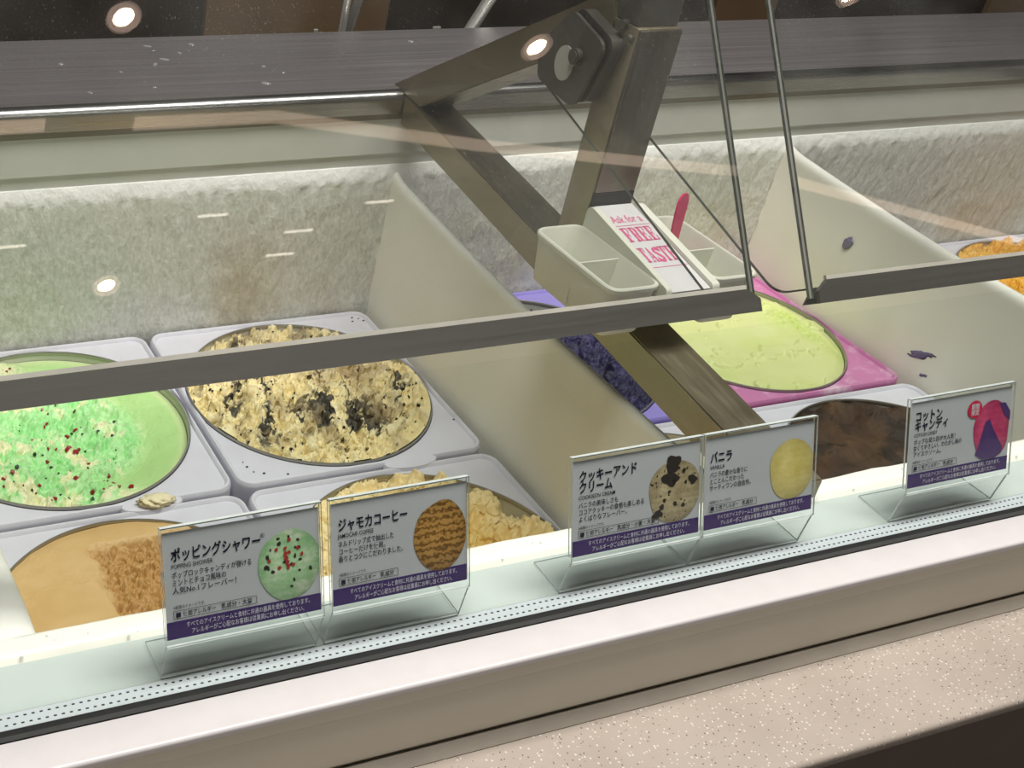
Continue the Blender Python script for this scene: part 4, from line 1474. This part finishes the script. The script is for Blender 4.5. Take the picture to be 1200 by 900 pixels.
# ------------------------------------------------------------------ things behind the steel top
def scoop(label, foot, top, r):
    foot, top = Vector(foot), Vector(top)
    d = (top - foot).normalized()
    t = empty('ice_cream_scoop', label, 'scoop', foot)
    bm = bmesh.new(); tube(bm, [foot + d * 0.05, foot + d * 0.06, top - d * 0.004, top], [r * 0.8, r, r, r * 0.7], 16); finish('handle', bm, M['chrome'], t, True)
    bm = bmesh.new(); tube(bm, [foot + d * 0.0, foot + d * 0.05], [r * 0.5, r * 0.5], 12); finish('shank', bm, M['chrome'], t, True)
    bm = bmesh.new()
    bmesh.ops.create_uvsphere(bm, u_segments=20, v_segments=12, radius=0.024, matrix=Matrix.Translation(foot + Vector((0, 0, -0.005))))
    finish('bowl', bm, M['chrome'], t, True)


dw = empty('dipper_well', 'stainless steel dipper well behind the steel top', 'basin', (0.45, 0.60, 0.0))
bm = bmesh.new()
prism(bm, [(0.470, 0.02), (0.72, 0.02), (0.72, 0.085), (0.712, 0.085), (0.712, 0.03), (0.478, 0.03), (0.478, 0.085), (0.470, 0.085)], 0.22, 0.78)
finish('basin_shell', bm, M['dark_metal'], dw)
bm = bmesh.new(); box(bm, (0.20, 0.47, FLOOR_Z), (0.80, 0.74, 0.0205)); finish('basin_stand', bm, M['dark_wood'], dw)
scoop('upright chrome scoop handle, left of two standing side by side', (0.312, 0.522, 0.066), (0.305, 0.497, 0.30), 0.0045)
scoop('thicker upright chrome scoop handle, right of the pair behind the deck', (0.336, 0.584, 0.066), (0.322, 0.492, 0.30), 0.0056)
scoop('leaning chrome scoop handle behind the deck, above the arm tube', (0.413, 0.515, 0.066), (0.514, 0.497, 0.30), 0.0074)
def scraper(label, x, w, z):
    t = empty('steel_spatula', label, 'spatula', (x, 0.50, 0.06))
    bm = bmesh.new(); box(bm, (x - w * 0.5, 0.498, 0.10), (x - w * 0.1, 0.501, z), 0.0008); finish('blade', bm, M['chrome'], t)
    bm = bmesh.new(); box(bm, (x + w * 0.05, 0.4985, 0.06), (x + w * 0.5, 0.5015, z - 0.004), 0.0008); finish('tang', bm, M['chrome'], t)
scraper('thin chrome spatula end at the left behind the steel deck', 0.275, 0.013, 0.226)
scraper('bright chrome spatula end left of the leaning scoop', 0.437, 0.026, 0.225)
scraper('low chrome spatula tip right of the paired scoop handles', 0.352, 0.008, 0.216)
scraper('lowest chrome spatula tip between the handles', 0.378, 0.013, 0.216)

# ------------------------------------------------------------------ ceiling fittings (seen mirrored in the slanted glass)
def downlight(x, y, label, r=0.036):
    t = empty('ceiling_downlight', label, 'lamp', (x, y, 1.895), 'ceiling downlights')
    bm = bmesh.new(); lathe(bm, [(r, 1.8985), (r, 1.892), (r * 0.62, 1.8955), (r * 0.6, 1.8985)], x, y, 32); finish('reflector_ring', bm, M['lamp_ring'], t, True)
    bm = bmesh.new(); lathe(bm, [(r * 0.6, 1.8968), (r * 0.01, 1.8960)], x, y, 32, True); finish('lamp_lens', bm, M['lamp'], t)
for x, y, w_ in ((0.43, -1.20, 'mirrored at the top left above the steel deck'), (2.38, -1.18, 'mirrored at the top right edge of the glass'), (1.486, -1.314, 'mirrored in front of the arm tube beside the clamp plate'), (0.52, -2.03, 'mirrored over the frosted wall above the mint tub')):
    downlight(x, y, 'round recessed ceiling downlight ' + w_)


def beam(label, pts, w, mat, name, cat, group=None):
    t = empty(name, label, cat, (pts[0][0], pts[0][1], 1.88), group)
    bm = bmesh.new()
    for (xa, ya), (xb, yb) in zip(pts, pts[1:]):
        obox(bm, (xa, ya, 1.893), (xb, yb, 1.893), (0, w / 2, 0), (0, 0, 0.003))
    finish('glowing_face', bm, mat, t)
    return t


beam('wooden slat beam on the ceiling given its own glow, the long bent one', [(0.50, -1.485), (0.84, -1.486), (1.45, -1.62), (2.55, -1.82), (4.1, -2.3)], 0.034, M['slats'], 'ceiling_slat_beam', 'lamp')  # wooden beam; its glow is added in place of light falling on it
beam('short wooden slat beam on the ceiling given its own glow, at the left', [(0.10, -1.475), (0.295, -1.475)], 0.032, M['slats'], 'ceiling_slat_beam', 'lamp')
for x, y, w_ in ((0.25, -1.85, 'leftmost of the five short strips'), (0.76, -1.80, 'upper middle of the five strips'), (1.02, -1.885, 'right of the middle strip'),
                 (1.23, -1.80, 'rightmost of the five short strips'), (0.99, -1.97, 'lowest of the five short strips')):
    beam('short linear ceiling lamp mirrored on the frosted wall, ' + w_, [(x - 0.04, y), (x + 0.04, y)], 0.004, M['strip'], 'linear_ceiling_lamp', 'lamp', 'linear ceiling lamps')
